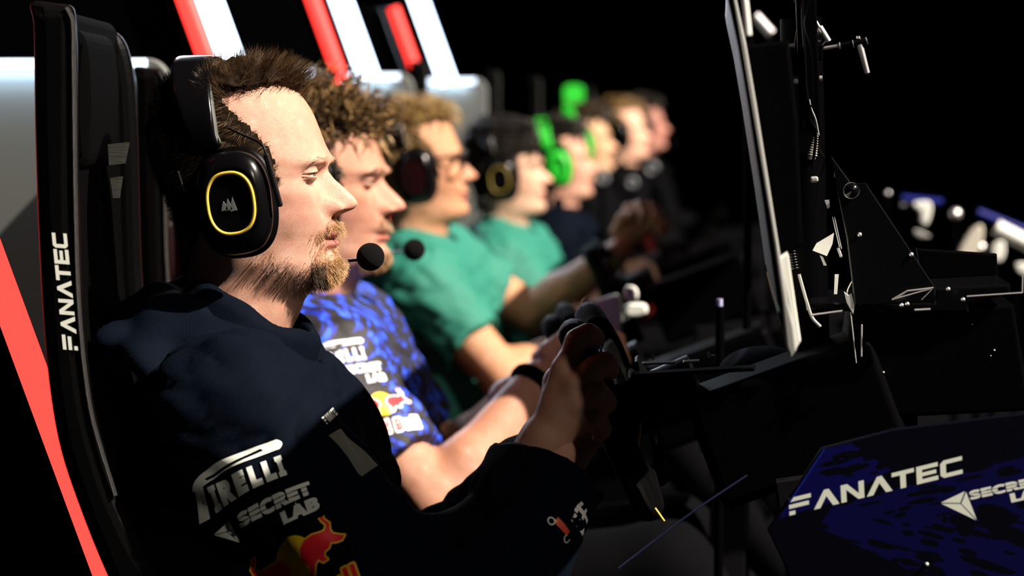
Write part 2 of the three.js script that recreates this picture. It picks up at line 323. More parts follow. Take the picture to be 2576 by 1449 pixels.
// ---------------------------------------------------------------- materials
const M = {
  black: stdMat([0.0006, 0.0006, 0.0008], 0.5, 0, { specularIntensity: 0.025 }), gloss: stdMat([0.0015, 0.0015, 0.002], 0.2, 0, { specularIntensity: 0.5 }), rubber: stdMat([0.0007, 0.0007, 0.0007], 0.9, 0, { specularIntensity: 0.03 }),
  bolster: stdMat([0.0009, 0.0009, 0.001], 0.45, 0, { specularIntensity: 0.1 }), piping: stdMat([0.02, 0.021, 0.02], 0.4, 0, { specularIntensity: 1, bumpMap: rep(grainTex, 30, 2), bumpScale: 0.0006 }), leather: stdMat([0.001, 0.001, 0.0012], 0.4, 0, { specularIntensity: 0.12, bumpMap: rep(grainTex, 14), bumpScale: 0.0006 }),
  steel: stdMat([0.7, 0.7, 0.72], 0.36, 0.9), dark_metal: stdMat([0.006, 0.006, 0.007], 0.35, 0.3, { specularIntensity: 0.3 }), alu: stdMat([0.32, 0.33, 0.34], 0.45, 0.35),
  grey: stdMat([0.22, 0.23, 0.22], 0.55), white: stdMat([0.6, 0.62, 0.58], 0.6), yellow: stdMat([0.46, 0.33, 0.03], 0.55), red: stdMat([0.2, 0.008, 0.006], 0.6), blue: stdMat([0.003, 0.007, 0.11], 0.5, 0, { specularIntensity: 0.3 }),
  silver: stdMat([0.3, 0.32, 0.28], 0.62, 0.2, { bumpMap: rep(grainTex, 3), bumpScale: 0.001 }),
  foam: stdMat([0.0015, 0.0015, 0.0015], 0.9, 0, { specularIntensity: 0.25, bumpMap: rep(grainTex, 4), bumpScale: 0.001 }),
  olive: stdMat([0.2, 0.15, 0.02], 0.6), dim: stdMat([0.08, 0.09, 0.1], 0.5), 
  eye: new THREE.MeshPhysicalMaterial({ vertexColors: true, roughness: 0.15, clearcoat: 1, clearcoatRoughness: 0.05 }),
  skin: new THREE.MeshPhysicalMaterial({ vertexColors: true, roughness: 0.4, bumpMap: rep(poreTex, 26), bumpScale: 0.00042, sheen: 0.15, sheenColor: new THREE.Color(1, 0.7, 0.6), sheenRoughness: 0.5 }),
  hair: new THREE.MeshPhysicalMaterial({ vertexColors: true, roughness: 0.42, specularIntensity: 0.6 }),
  hairmat: {},
  navy: stdMat([0.0009, 0.0022, 0.0055], 0.8, 0, { bumpMap: rep(weaveTex, 12), bumpScale: 0.0005, specularIntensity: 0.06, sheen: 0.03, sheenColor: new THREE.Color(0.1, 0.2, 0.4), sheenRoughness: 0.4 }),
  teal: stdMat([0.002, 0.125, 0.088], 0.75, 0, { bumpMap: rep(weaveTex, 12), bumpScale: 0.0005 }),
  green: stdMat([0.006, 0.4, 0.014], 0.5),
  trousers: stdMat([0.0015, 0.0016, 0.002], 0.9, 0, { specularIntensity: 0.05 }),
  screen: stdMat([0.0015, 0.0015, 0.002], 0.16, 0, { specularIntensity: 0.25 }),
  hall: stdMat([0.004, 0.004, 0.005], 0.95, 0, { specularIntensity: 0.05 }), stage: stdMat([0.001, 0.001, 0.0015], 0.8, 0, { specularIntensity: 0.1 }),
};
const hairMat = (c) => stdMat(c, 0.85, 0, { specularIntensity: 0.1 });
function emissiveMat(rgb) { return new THREE.MeshStandardMaterial({ color: 0x000000, emissive: new THREE.Color().setRGB(...rgb), emissiveIntensity: 1, roughness: 0.5 }); }
// prints with a clear ground
function printMat(w, h, draw, rough = 0.55, extra = {}) {
  const t = canvasTexture(w, h, draw);
  return new THREE.MeshPhysicalMaterial({ map: t, transparent: true, roughness: rough, ...extra });
}
function poly(g, pts) { g.beginPath(); pts.forEach(([x, y], i) => (i ? g.lineTo(x, y) : g.moveTo(x, y))); g.closePath(); g.fill(); }
// wide seven-letter word mark; (x, y) lower left, letters h high, leaning right
function wordmark(g, x, y, h, colour) {
  g.save(); g.translate(x, y); g.transform(1, 0, -0.16, 1, 0, 0); g.scale(h, -h); g.fillStyle = colour;
  const t = 0.24; let o = 0; const R = (a, b, c, d) => poly(g, [[o + a, b], [o + c, b], [o + c, d], [o + a, d]]);
  R(0, 0.76, 1.02, 1); R(0, 0.38, 0.92, 0.62); R(0, 0, 0.28, 0.24); o += 1.12;                                   // F of three bars
  const A = () => { poly(g, [[o, 0], [o + 0.3, 0], [o + 0.62, 0.66], [o + 0.52, 1], [o + 0.5, 1]]); poly(g, [[o + 0.5, 1], [o + 0.72, 1], [o + 1.18, 0], [o + 0.88, 0], [o + 0.5, 0.82]]); o += 1.26; };
  A();
  poly(g, [[o, 0], [o + 0.25, 0], [o + 0.25, 1], [o, 1]]); poly(g, [[o, 1], [o + 0.3, 1], [o + 1.06, 0], [o + 0.78, 0]]); R(0.81, 0, 1.06, 1); o += 1.16;   // N
  A(); o -= 0.1;
  R(0, 0.76, 1.02, 1); R(0.38, 0, 0.64, 0.8); o += 1.12;                                                        // T
  R(0, 0, 0.26, 1); R(0, 0.76, 0.98, 1); R(0, 0.39, 0.9, 0.61); R(0, 0, 0.98, 0.24); o += 1.08;                  // E
  poly(g, [[o + 1, 1], [o + 0.16, 1], [o, 0.84], [o, 0.16], [o + 0.16, 0], [o + 1, 0], [o + 1, 0.24], [o + 0.26, 0.24], [o + 0.26, 0.76], [o + 1, 0.76]]);
  g.restore();
}
const WORDMARK_WIDE = 7.6;
function tyreMark(g, w, h, colour) {                    // long-headed letter P over the rest of the word
  g.fillStyle = colour; g.font = '900 ' + h * 0.6 + 'px sans-serif'; g.textBaseline = 'alphabetic';
  g.strokeStyle = colour; g.lineWidth = h * 0.1;
  const word = 'IRELLI'; let x = w * 0.2; const step = [0.07, 0.145, 0.135, 0.125, 0.125, 0.07];
  for (let i = 0; i < 6; i++) { g.save(); g.translate(x * 1, h * 0.9); g.scale(w * step[i] * 0.86 / g.measureText(word[i]).width, 1); g.fillText(word[i], 0, 0); g.lineWidth = h * 0.05; g.strokeText(word[i], 0, 0); g.restore(); x += w * step[i] * 1.08; }
  poly(g, [[w * 0.02, h * 0.98], [w * 0.09, h * 0.3], [w * 0.17, h * 0.3], [w * 0.13, h * 0.98]]);
  g.beginPath(); g.moveTo(w * 0.06, h * 0.36); g.quadraticCurveTo(w * 0.1, h * 0.06, w * 0.4, h * 0.05); g.lineTo(w * 0.92, h * 0.05); g.quadraticCurveTo(w * 1.0, h * 0.16, w * 0.92, h * 0.29); g.lineTo(w * 0.36, h * 0.29); g.lineTo(w * 0.16, h * 0.38); g.closePath(); g.fill();
  g.globalCompositeOperation = 'destination-out'; g.beginPath(); g.moveTo(w * 0.2, h * 0.24); g.lineTo(w * 0.76, h * 0.13); g.lineTo(w * 0.78, h * 0.19); g.lineTo(w * 0.22, h * 0.3); g.closePath(); g.fill(); g.globalCompositeOperation = 'source-over';
}
function shardMark(g, x, y, s, colour) {                // triangle of three facets
  g.fillStyle = colour; const c = [x + s * 0.62, y + s * 0.36];
  const a = [x, y + s * 0.22], b = [x + s * 0.85, y], d = [x + s, y + s]; const cut = (p, q) => { const m = [(p[0] + q[0] + c[0]) / 3, (p[1] + q[1] + c[1]) / 3]; poly(g, [p, q, c].map(([u, v]) => [lerp(u, m[0], 0.09), lerp(v, m[1], 0.09)])); };
  cut(a, b); cut(b, d); cut(d, a);
}
function labMark(g, w, h, colour, shard = true) {       // two-line word with sliced letters
  if (shard) shardMark(g, w * 0.01, h * 0.12, h * 0.62, colour);
  g.fillStyle = colour; g.strokeStyle = colour; g.lineWidth = h * 0.03; g.font = '900 ' + h * 0.42 + 'px sans-serif'; g.textBaseline = 'alphabetic';
  const x0 = shard ? w * 0.27 : 0, ww = w - x0; g.save(); g.translate(x0, h * 0.48); g.scale(ww * 0.96 / g.measureText('SECRET').width, 1); g.fillText('SECRET', 0, 0); g.strokeText('SECRET', 0, 0); g.restore();
  g.save(); g.translate(x0 + ww * 0.5, h * 0.92); g.scale(ww * 0.5 / g.measureText('LAB').width, 1); g.fillText('LAB', 0, 0); g.strokeText('LAB', 0, 0); g.restore();
  g.globalCompositeOperation = 'destination-out'; g.fillRect(x0, h * 0.265, ww, h * 0.02); g.fillRect(x0, h * 0.375, ww, h * 0.02); g.globalCompositeOperation = 'source-over';
}
function charger(g, x, y, s, dir, fill, edge) {         // a charging animal in outline
  const p = [[0, 0.5], [0.06, 0.28], [0.22, 0.14], [0.45, 0.1], [0.66, 0.12], [0.78, 0.1], [0.86, -0.02], [0.78, -0.16], [0.74, -0.32], [0.8, -0.42], [0.86, -0.3], [0.84, -0.18], [0.94, -0.04], [0.9, 0.14], [0.94, 0.24], [1.1, 0.34], [1.2, 0.38], [1.1, 0.46], [0.96, 0.46], [0.82, 0.42], [0.74, 0.52], [0.6, 0.56], [0.56, 0.66], [0.62, 0.74], [0.5, 0.76], [0.4, 0.66], [0.3, 0.72], [0.2, 0.92], [0.1, 0.92], [0.14, 0.72]];
  g.beginPath(); p.forEach(([u, v], i) => g[i ? 'lineTo' : 'moveTo'](x + dir * u * s, y + v * s)); g.closePath(); g.lineJoin = 'round'; g.strokeStyle = edge; g.lineWidth = s * 0.09; g.stroke(); g.fillStyle = fill; g.fill();
}
function drinkMark(g, w, h, edge, sun = '#f2c318') {
  g.fillStyle = sun; g.beginPath(); g.arc(w * 0.46, h * 0.34, h * 0.27, 0, 7); g.fill();
  charger(g, w * 0.52, h * 0.13, w * 0.36, 1, '#d81e2a', edge); charger(g, w * 0.4, h * 0.13, w * 0.36, -1, '#d81e2a', edge);
  g.font = '900 ' + h * 0.34 + 'px sans-serif'; g.textBaseline = 'alphabetic'; g.lineJoin = 'round'; g.save(); g.translate(w * 0.04, h * 0.96); g.scale(w * 0.92 / g.measureText('Red Bull').width, 1); g.strokeStyle = edge; g.lineWidth = h * 0.06; if (edge !== 'none') g.strokeText('Red Bull', 0, 0); g.fillStyle = '#d81e2a'; g.fillText('Red Bull', 0, 0); g.restore();
}
// ---------------------------------------------------------------- the hall
structure('floor', place(new THREE.BoxGeometry(50, 0.3, 60), 6, -0.15, -12), M.stage);
structure('ceiling', place(new THREE.BoxGeometry(50, 0.3, 60), 6, 20.15, -12), M.hall);
structure('wall_left', place(new THREE.BoxGeometry(0.3, 20, 60), -18.85, 10, -12), M.hall);
structure('wall_right', place(new THREE.BoxGeometry(0.3, 20, 60), 30.85, 10, -12), M.hall);
structure('wall_back', place(new THREE.BoxGeometry(50, 20, 0.3), 6, 10, -41.85), M.hall);
structure('wall_front', place(new THREE.BoxGeometry(50, 20, 0.3), 6, 10, 17.85), M.hall);
SPOTS.forEach(([from], i) => { // the lamps that light the row, high up behind the photographer
  const dir = SPOT_TO.clone().sub(from).normalize(), o = thing('stage_spotlight', ['black stage spotlight high above, ahead of the row', 'black stage spotlight high above the photographer\'s side'][i], 'spotlight', from.clone().addScaledVector(dir, -0.35));
  o.quaternion.setFromUnitVectors(V(0, 1, 0), dir);
  const pts = [[0.0, -0.3], [0.16, -0.3], [0.2, -0.22], [0.2, 0.2], [0.24, 0.24], [0.24, 0.3], [0.21, 0.3], [0.18, 0.22], [0.0, 0.2]].map(([x, y]) => new THREE.Vector2(x, y));
  mesh('housing', new THREE.LatheGeometry(pts, 32), M.black, o);
  mesh('lamp_lens', place(new THREE.CylinderGeometry(0.18, 0.18, 0.02, 32), 0, 0.245, 0), emissiveMat([6, 5.6, 5]), o);
  mesh('yoke', new THREE.TorusGeometry(0.28, 0.02, 10, 30, Math.PI).rotateY(Math.PI / 2).rotateX(Math.PI), M.black, o);
  mesh('hanging_rod', rod(V(0, 0, 0), V(0, 20 - o.position.y, 0).applyQuaternion(o.quaternion.clone().invert()), 0.02), M.black, o);
});
// ---------------------------------------------------------------- light bars, partitions and divider panels behind the seats
const BAR_Z = [2.36, 3.7, 4.9, 6.1], redMat = emissiveMat([3.4, 0.11, 0.085]), whiteMat = emissiveMat([5, 6.2, 8]);
const RED_NAMES = ['red light bar beside the near seat, lowest in view', 'red light bar rising behind the near man\'s headband', 'red light bar rising behind the curly-haired man', 'short red light bar, farthest of the four'];
const PART_NAMES = ['black partition edged by the near red light bar', 'black partition behind the near man\'s headset', 'black partition behind the curly-haired man', 'farthest black partition of the row'];
{
  const a = at(467, 0, 3.7), b = at(525.4, 160, 3.7), dir = a.clone().sub(b).normalize();
  BAR_Z.forEach((d, k) => {
    const p0 = V(a.x, a.y, -d), top = p0.clone().addScaledVector(dir, k === 3 ? 0.1 : 0.55), bot = p0.clone().addScaledVector(dir, -(p0.y - (k === 3 ? 1.30 : 0.5)) / dir.y);
    const o = thing('light_bar', RED_NAMES[k], 'light bar', bot, 'red light bars behind the seats');
    const tubeG = rod(V(0, 0, 0), top.clone().sub(bot), 0.015, 0.015, 20); mesh('led_tube', tubeG, redMat, o);
    const back = bar(V(-0.022, 0, -0.004), top.clone().sub(bot).add(V(-0.022, 0, -0.004)), 0.02, 0.016); mesh('mounting_channel', back, M.black, o);
    const L = new THREE.RectAreaLight(new THREE.Color(1, 0.05, 0.03), 3, 0.03, top.distanceTo(bot)); L.position.copy(top).add(bot).multiplyScalar(0.5).add(V(0.02, 0.004, 0.003));
    L.up.copy(dir); L.lookAt(L.position.clone().add(V(1, 0.36, 0.25))); scene.add(L);
    // the board that carries the bar
    const w = 0.42, g = slab([V(bot.x - 0.035, bot.y, 0), V(top.x - 0.035, top.y, 0), V(top.x - 0.035 - w, top.y, 0), V(bot.x - 0.035 - w, 0.0, 0), V(bot.x - 0.035, 0.0, 0)], 0.018, -d - (k === 2 ? 0.25 : 0.016), 0.002);
    single('partition', g.translate(-bot.x, 0, d), M.black, PART_NAMES[k], 'partition', V(bot.x, 0, -d), 'black partitions behind the seats');
  });
  const WHITE = [[525, 4.2], [858, 5.4], [1053, 6.6]], WN = ['white light bar beside the red bar over the near man\'s hair', 'white light bar between the first and third white bars', 'white light bar nearest the dark end of the row'];
  WHITE.forEach(([px, d], k) => {
    const p = at(px, 0, d), bot = p.clone().addScaledVector(dir, -(p.y - 1.288) / dir.y), top = p.clone().addScaledVector(dir, 0.6);
    const o = thing('light_bar', WN[k], 'light bar', bot, 'white light bars above the divider panels');
    mesh('led_tube', rod(V(0, 0, 0), top.clone().sub(bot), 0.0235, 0.0235, 20), whiteMat, o);
    mesh('mounting_channel', bar(V(-0.01, 0, -0.03), top.clone().sub(bot).add(V(-0.01, 0, -0.03)), 0.02, 0.02), M.black, o);
    const L = new THREE.RectAreaLight(new THREE.Color(0.75, 0.88, 1), 60, 0.047, 0.7); L.position.copy(top).add(bot).multiplyScalar(0.5).add(V(0.02, 0, 0.03)); L.up.copy(dir); L.lookAt(L.position.clone().add(V(0.7, 0.2, 0.9))); scene.add(L);
  });
  const PN = [[430, 146, 3.35, 'pale divider panel behind the near seat'], [842, 174, 4.2, 'pale divider panel between the first two men'], [1042, 184, 5.4, 'pale divider panel with rounded corner above the blond man'], [1226, 197, 6.6, 'farthest pale divider panel, right of the third white bar']];
  const panelMat = stdMat([0.085, 0.095, 0.09], 0.65);
  PN.forEach(([px, py, d, label]) => {
    const e = at(px, py, d), r = 0.035, L = e.x - 0.62, pts = [V(L, 0.02, 0), V(e.x, 0.02, 0), V(e.x, e.y - r, 0)];
    for (let i = 1; i < 9; i++) { const t = i / 9 * Math.PI / 2; pts.push(V(e.x - r + r * Math.cos(t), e.y - r + r * Math.sin(t), 0)); }
    pts.push(V(e.x - r, e.y, 0), V(L, e.y, 0));
    const o = thing('divider_panel', label, 'panel', V(e.x - 0.3, 0, -d), 'pale divider panels behind the seats'), cx = e.x - 0.3;
    mesh('panel', slab(pts.map((p) => V(p.x - cx, p.y, 0)), 0.02, 0, 0.004), panelMat, o);
    mesh('foot', place(box(0.3, 0.02, 0.25), 0, 0.01, 0), M.black, o);
    mesh('led_strip', bar(V(L - cx, e.y - 0.008, 0.013), V(e.x - r * 0.9 - cx, e.y - 0.008, 0.013), 0.008, 0.014), emissiveMat([2.4, 2.8, 3.4]), o);
    const A = new THREE.RectAreaLight(new THREE.Color(0.6, 0.78, 1), 40, 0.56, 0.014); A.position.set(e.x - 0.33, e.y - 0.018, -d + 0.022); A.lookAt(A.position.clone().add(V(0, -1, -0.35))); scene.add(A);
  });
}
// ---------------------------------------------------------------- racing seats
const SEAT_D = 2.25, seatAt = (px, py) => { const p = at(px, py, SEAT_D); return V(p.x + 0.6, p.y, 0); };
const markTex = printMat(1024, 128, (g) => wordmark(g, 20, 118, 106, '#c9cfc6'), 0.5);
markTex.map.repeat.set(1, 1);
function makeSeat(label, pos, turn = 0.127, full = true) {   // pos: floor under the front edge of the near bolster
  const o = thing('racing_seat', label, 'seat', pos, 'black racing seats in a row'); o.rotation.y = turn;
  const S = (list) => list.map(([a, b]) => seatAt(a, b)), y = 0;
  const low = [[246, 1060], [300, 1240], [400, 1440], [560, 1640], [760, 1760], [980, 1840], [980, 2040], [700, 2040], [440, 1800], [275, 1449], [205, 1270], [160, 1130], [136, 1000], [118, 820], [104, 560], [96, 300]];
  const near = rounded(S([[86, 8], [150, 10], [186, 18], [195, 70], [198, 300], [202, 520], [210, 760], [226, 940], ...low, [92, 60]]), 4);
  const far = rounded(S([[96, 60], [130, 40], [160, 70], [184, 160], [196, 320], [202, 520], [210, 760], [226, 940], ...low]), 4);
  const back = rounded(S([[90, 20], [120, 16], [142, 40], [152, 300], [165, 760], [200, 1060], [280, 1290], [430, 1510], [640, 1690], [980, 1800], [980, 1960], [640, 1960], [380, 1700], [240, 1380], [150, 1080], [112, 700], [96, 300]]), 4);
  const nb = mesh('side_bolster', slab(near, 0.036, 0, 0.014), M.bolster, o); nb.userData.label = 'bolster with a worn shiny edge';
  mesh('side_bolster', slab(far, 0.036, -0.45, 0.013), M.bolster, o);
  mesh('piping', tube([[176, 22], [190, 50], [194, 160], [196, 300], [199, 520], [207, 760], [223, 940], [242, 1055], [296, 1240]].map(([a, b]) => { const p = seatAt(a, b); return V(p.x, p.y, 0.0165); }), 0.0024, 120, 10), M.piping, o);
  mesh('backrest', slab(back, 0.42, -0.225, 0.01), M.rubber, o);
  const hr = rounded(S([[130, 60], [165, 80], [180, 160], [182, 330], [170, 420], [130, 440]]), 5); mesh('headrest', slab(hr, 0.24, -0.225, 0.02), M.rubber, o);
  mesh('seat_cushion', place(box(0.5, 0.1, 0.38, 0.03), 0.2, 0.33, -0.225, 0, 0, 0.12), M.rubber, o);
  mesh('pedestal', merge([place(box(0.5, 0.22, 0.3), 0.12, 0.13, -0.225), place(box(0.7, 0.03, 0.42), 0.12, 0.016, -0.225)]), M.black, o);
  if (full) { // lettering up the outer side, and the reflective patches inside the far bolster
    const a = seatAt(184, 884), b = seatAt(150, 528), len = a.distanceTo(b), pl = new THREE.PlaneGeometry(len, len / 8), dir = b.clone().sub(a);
    pl.rotateZ(Math.atan2(dir.y, dir.x)); const c = a.clone().add(b).multiplyScalar(0.5); pl.translate(c.x + 0.002, c.y, 0.0186); mesh('lettering', pl, markTex, o);
    o.updateMatrixWorld(true);
    for (const q of [[[271, 363], [317, 358], [306, 411], [274, 416]], [[277, 448], [300, 444], [292, 498], [284, 498]]]) { // stitched to the front of the backrest
      const pts = q.map(([u, v]) => o.worldToLocal(at(u, v, 2.44))), g = new THREE.BufferGeometry(); const f = pts.map((p) => V(p.x + 0.004, p.y, p.z)); const P = [...pts, ...f];
      g.setAttribute('position', new THREE.Float32BufferAttribute(P.flatMap((p) => [p.x, p.y, p.z]), 3)); g.setIndex([0, 1, 2, 0, 2, 3, 4, 6, 5, 4, 7, 6, 0, 4, 5, 0, 5, 1, 1, 5, 6, 1, 6, 2, 2, 6, 7, 2, 7, 3, 3, 7, 4, 3, 4, 0]); const gg = g.toNonIndexed(); gg.computeVertexNormals(); gg.setAttribute('uv', new THREE.Float32BufferAttribute(Array.from({ length: gg.attributes.position.count * 2 }, (_, i) => gg.attributes.position.array[Math.floor(i / 2) * 3 + (i % 2 ? 1 : 2)]), 2)); mesh('reflective_patch', gg, M.silver, o); }
  }
  return o;
}
makeSeat('black racing seat with white lettering up its side, beside the near man', V(-0.6, 0, -2.25));
// the seats further down the row: where the front edge of the near bolster shows, and how high they are set
{
  const e0 = seatAt(190, 100);
  [[415, 3.17, 'black racing seat behind the curly-haired man', -0.042], [797, 4.52, 'black racing seat behind the blond man', -0.042], [1074, 5.77, 'black racing seat rising above the blond man\'s hair', 0.025], [1254, 6.97, 'black racing seat behind the man in navy', 0.025], [1358, 8.15, 'black racing seat behind the sixth man', 0.025], [1436, 9.35, 'black racing seat with a green emblem', 0.02], [1490, 10.55, 'black racing seat at the dark end of the row', 0.02]].forEach(([px, d, label, dy]) => {
    const s = makeSeat(label, V(at(px, 200, d).x - e0.x, 0, -d), 0.127, false); s.scale.y = 1 + dy / 1.3;
    if (px === 1436) { const p = at(1440, 250, 9.3), g = slab(rounded([V(-0.034, -0.046, 0), V(0.034, -0.046, 0), V(0.038, 0, 0), V(0.034, 0.048, 0), V(-0.034, 0.048, 0), V(-0.038, 0, 0)]), 0.008, 0, 0.002); g.translate(p.x - s.position.x, (p.y) / s.scale.y, 0.022); mesh('emblem', g, M.green, s); }
  });
}
// ---------------------------------------------------------------- monitors
function makeMonitor(label, dz) {                       // stands at the near edge of the screen, turned a little so that the glass shows at a grazing angle
  const D = 2.1, o = thing('monitor', label, 'monitor', V(0.04, 0, dz - 2.09), 'monitors on stands along the row'), S = (l, d = D) => l.map(([a, b]) => { const p = at(a, b, d); return V(p.x - 0.04, p.y, 0); });
  o.rotation.y = 0.014;
  const zc = -0.29, line = [[1838, -30], [1842, 0], [1866, 110], [1890, 250], [1932, 520], [1966, 760]], off = (d) => line.map(([x, y]) => [x + d, y]);
  mesh('side_frame', slab(S([...off(-9), [1972, 800], ...off(0).reverse()]), 0.56, zc, 0.0008), M.gloss, o);
  mesh('screen', slab(S([...off(-10.5), ...off(-8).reverse()]), 0.55, zc, 0.0002), M.screen, o);
  mesh('front_trim', slab(S([...off(-11), [1964, 790], [1966, 790], ...off(-9.5).reverse()]), 0.563, zc - 0.001, 0.0001), M.dim, o);
  mesh('bezel', slab(S([...line, [1978, 872], [1990, 898], [2004, 880], [1997, 820], [1982, 760], [1944, 520], [1901, 250], [1877, 110], [1853, 0], [1849, -30]]), 0.566, zc, 0.002), M.grey, o);
  mesh('chin_plate', slab(S([[1958, 790], [1978, 872], [1990, 896], [1984, 840], [1966, 764]]), 0.54, zc, 0.001), M.gloss, o);
  mesh('lower_cover', slab(S([[1962, 655], [1984, 640], [2016, 860], [2004, 880], [1984, 760]]), 0.54, zc, 0.001), M.white, o);
  mesh('housing', slab(S([[1878, 108], [1990, 96], [2012, 300], [2026, 620], [1990, 652], [1960, 640], [1925, 400]]), 0.46, zc, 0.004), M.black, o);
  const a = S([[2030, 400]], 2.46)[0]; mesh('stand_column', merge([rod(V(a.x, 1.3, -0.43), V(a.x + 0.04, 0.03, -0.43), 0.022), place(box(0.4, 0.03, 0.5), a.x + 0.04, 0.015, -0.43), bar(V(a.x - 0.05, 1.2, -0.43), V(a.x + 0.02, 1.2, -0.43), 0.08, 0.08)]), M.black, o);
  return o;
}
makeMonitor('monitor seen edge-on in front of the near man', 0);
makeMonitor('monitor of the curly-haired man, hidden behind the near one', -1.02);
makeMonitor('third monitor of the row', -2.3);
makeMonitor('fourth monitor of the row', -3.5);
makeMonitor('fifth monitor of the row', -4.7); makeMonitor('sixth monitor of the row', -5.9); makeMonitor('seventh monitor of the row', -7.1); makeMonitor('last monitor of the row', -8.3);

// ---------------------------------------------------------------- hardware behind the near monitor
{
  const d = 2.40, P = (a, b, dd = d) => at(a, b, dd), px = 1 / 2530;
  const local = (o) => (a, b, dd) => P(a, b, dd).sub(o.position);
  let o = thing('clamp_lever', 'chrome clamp with tilted steel barrel on the monitor bracket', 'clamp', P(2030, 140)); let q = local(o);
  mesh('threaded_rod', rod(q(2042, 36), q(2062, 70), 4 * px), M.steel, o);
  mesh('barrel', rod(q(2062, 68), q(2085, 104), 8 * px, 7 * px), M.steel, o);
  mesh('block', rod(q(2035, 88), q(2058, 78), 10 * px), M.alu, o);
  mesh('clamp_wire', tube([q(2080, 98), q(2070, 112), q(2062, 122), q(2050, 126)], 1.2 * px), M.steel, o);
  mesh('bracket_arm', bar(q(2010, 130), q(2070, 132), 0.02, 0.016), M.black, o);
  o = thing('tightening_clamp', 'chrome T-shaped tightening handle sticking out behind the monitor', 'handle', P(2120, 115)); q = local(o);
  mesh('threaded_rod', merge([rod(q(2060, 124), q(2116, 114), 3.4 * px), ...Array.from({ length: 12 }, (_, i) => { const c = q(2074 + i * 3.5, 121 - i * 0.62); return rod(c, c.clone().add(V(0.0006, 0.0001, 0)), 4.6 * px); })]), M.steel, o);
  mesh('sleeve', rod(q(2112, 115), q(2152, 108), 7 * px), M.gloss, o);
  mesh('sleeve_ring', rod(q(2111, 115), q(2114, 114.6), 8.5 * px), M.steel, o);
  mesh('head', rod(q(2146, 110), q(2182, 102), 9 * px), M.gloss, o);
  mesh('head_cap', merge([rod(q(2145, 110), q(2147, 109.6), 9.4 * px), rod(q(2179, 103), q(2182, 102), 9.4 * px), rod(q(2159, 97), q(2159, 91), 5 * px)]), M.steel, o);
  mesh('grip_bar', rod(q(2163, 112), q(2182, 184), 8 * px, 6.5 * px, 20), M.steel, o);
  mesh('grip_tip', rod(q(2181, 180), q(2184, 191), 6.5 * px, 3 * px), M.gloss, o);
  o = thing('bracket_post', 'black upright bracket post behind the monitor with bolts', 'bracket', P(2030, 300)); q = local(o);
  mesh('post', bar(q(2024, -80), q(2040, 330), 0.024, 0.02), M.black, o);
  mesh('bolt', rod(q(2057, 198), q(2069, 197), 8 * px, 8 * px, 6), M.steel, o); mesh('bolt', rod(q(2098, 440), q(2110, 438), 7 * px, 7 * px, 6), M.steel, o);
  mesh('spacer_block', bar(q(1994, 206), q(2016, 204), 0.02, 14 * px), M.alu, o); mesh('spacer_block', bar(q(2016, 196), q(2040, 192), 0.02, 7 * px), M.blue, o);
  mesh('spacer_block', bar(q(2038, 452), q(2058, 450), 0.02, 14 * px), M.grey, o);
  mesh('cross_pin', rod(q(1980, 116), q(2000, 113), 5 * px), M.alu, o); mesh('cross_pin', rod(q(2042, 104), q(2064, 104), 4 * px), M.steel, o);
  o = thing('cable_connector', 'ribbed silver cable connector hanging behind the monitor', 'connector', P(2045, 370)); q = local(o);
  const prof2 = [[0.5, 0], [2, 1], [2, 3]]; for (let i = 0; i < 9; i++) { const y = 4 + i * 6, r = 4 + i * 1.05; prof2.push([r, y], [r + 3, y + 1], [r + 3, y + 3], [r, y + 4]); } prof2.push([12, 60], [12, 66], [0.1, 66]);
  const lg = new THREE.LatheGeometry(prof2.map(([r, y]) => new THREE.Vector2(r * px * 0.9, -y * px)), 20); const t = q(2054, 336); lg.rotateZ(-0.2); lg.translate(t.x, t.y, t.z); mesh('ribbed_body', lg, stdMat([0.5, 0.49, 0.46], 0.35, 0.5), o);
  mesh('tail', rod(q(2053, 318), q(2054, 338), 4 * px), M.alu, o);
  // cables
  const cab = [[[1998, 0], [2016, 34], [2004, 80], [2000, 130], [2016, 190], [2024, 300]], [[2020, -40], [2018, 40], [2024, 140], [2030, 240], [2052, 330], [2044, 420]], [[2036, 0], [2024, 60], [2040, 130], [2044, 250], [2036, 290], [2056, 330]], [[2056, 340], [2064, 380], [2074, 400], [2060, 460], [2046, 560]], [[2036, 250], [2040, 270], [2052, 300], [2060, 340]]];
  const CN = ['thin black cable looping beside the bracket post', 'black cable running down past the ribbed connector', 'thin cable crossing in front of the bracket post', 'short cable trailing from the ribbed connector', 'pale thin cable over the ribbed connector'];
  cab.forEach((l, i) => { const c = P(...l[0]); single('cable', tube(l.map(([a, b]) => P(a, b, d - 0.012 * (i % 3)).sub(c)), (i === 1 ? 4 : 1.6) * px, 60), i === 4 ? M.alu : M.gloss, CN[i], 'cable', c); });
  { const l = [[2010, 690], [2030, 760], [2044, 800], [2064, 822]], c = P(2010, 690); single('cable', tube(l.map(([a, b]) => P(a, b, d).sub(c)), 4 * px, 40), M.grey, 'grey cable curving under the monitor', 'cable', c); }
  { const l = [[2012, 690], [2024, 720], [2034, 770], [2050, 810]], c = P(2012, 690); single('cable', tube(l.map(([a, b]) => P(a, b, d + 0.02).sub(c)), 5 * px, 40), M.black, 'black cable behind the grey one under the monitor', 'cable', c); }
  // coiled sleeve and tags under the connector
  o = thing('spring_sleeve', 'black ribbed cable sleeve beside the monitor\'s white cover', 'cable sleeve', P(1995, 640)); q = local(o);
  mesh('ribbed_hose', merge(Array.from({ length: 13 }, (_, i) => { const g = new THREE.TorusGeometry(11 * px, 3.4 * px, 8, 18); g.rotateX(Math.PI / 2); const c = q(1984 + i * 1.2, 590 + i * 7); g.translate(c.x, c.y, c.z); return g; })), M.gloss, o);
  mesh('hose_end', rod(q(1984, 582), q(1984, 592), 13 * px), M.gloss, o);
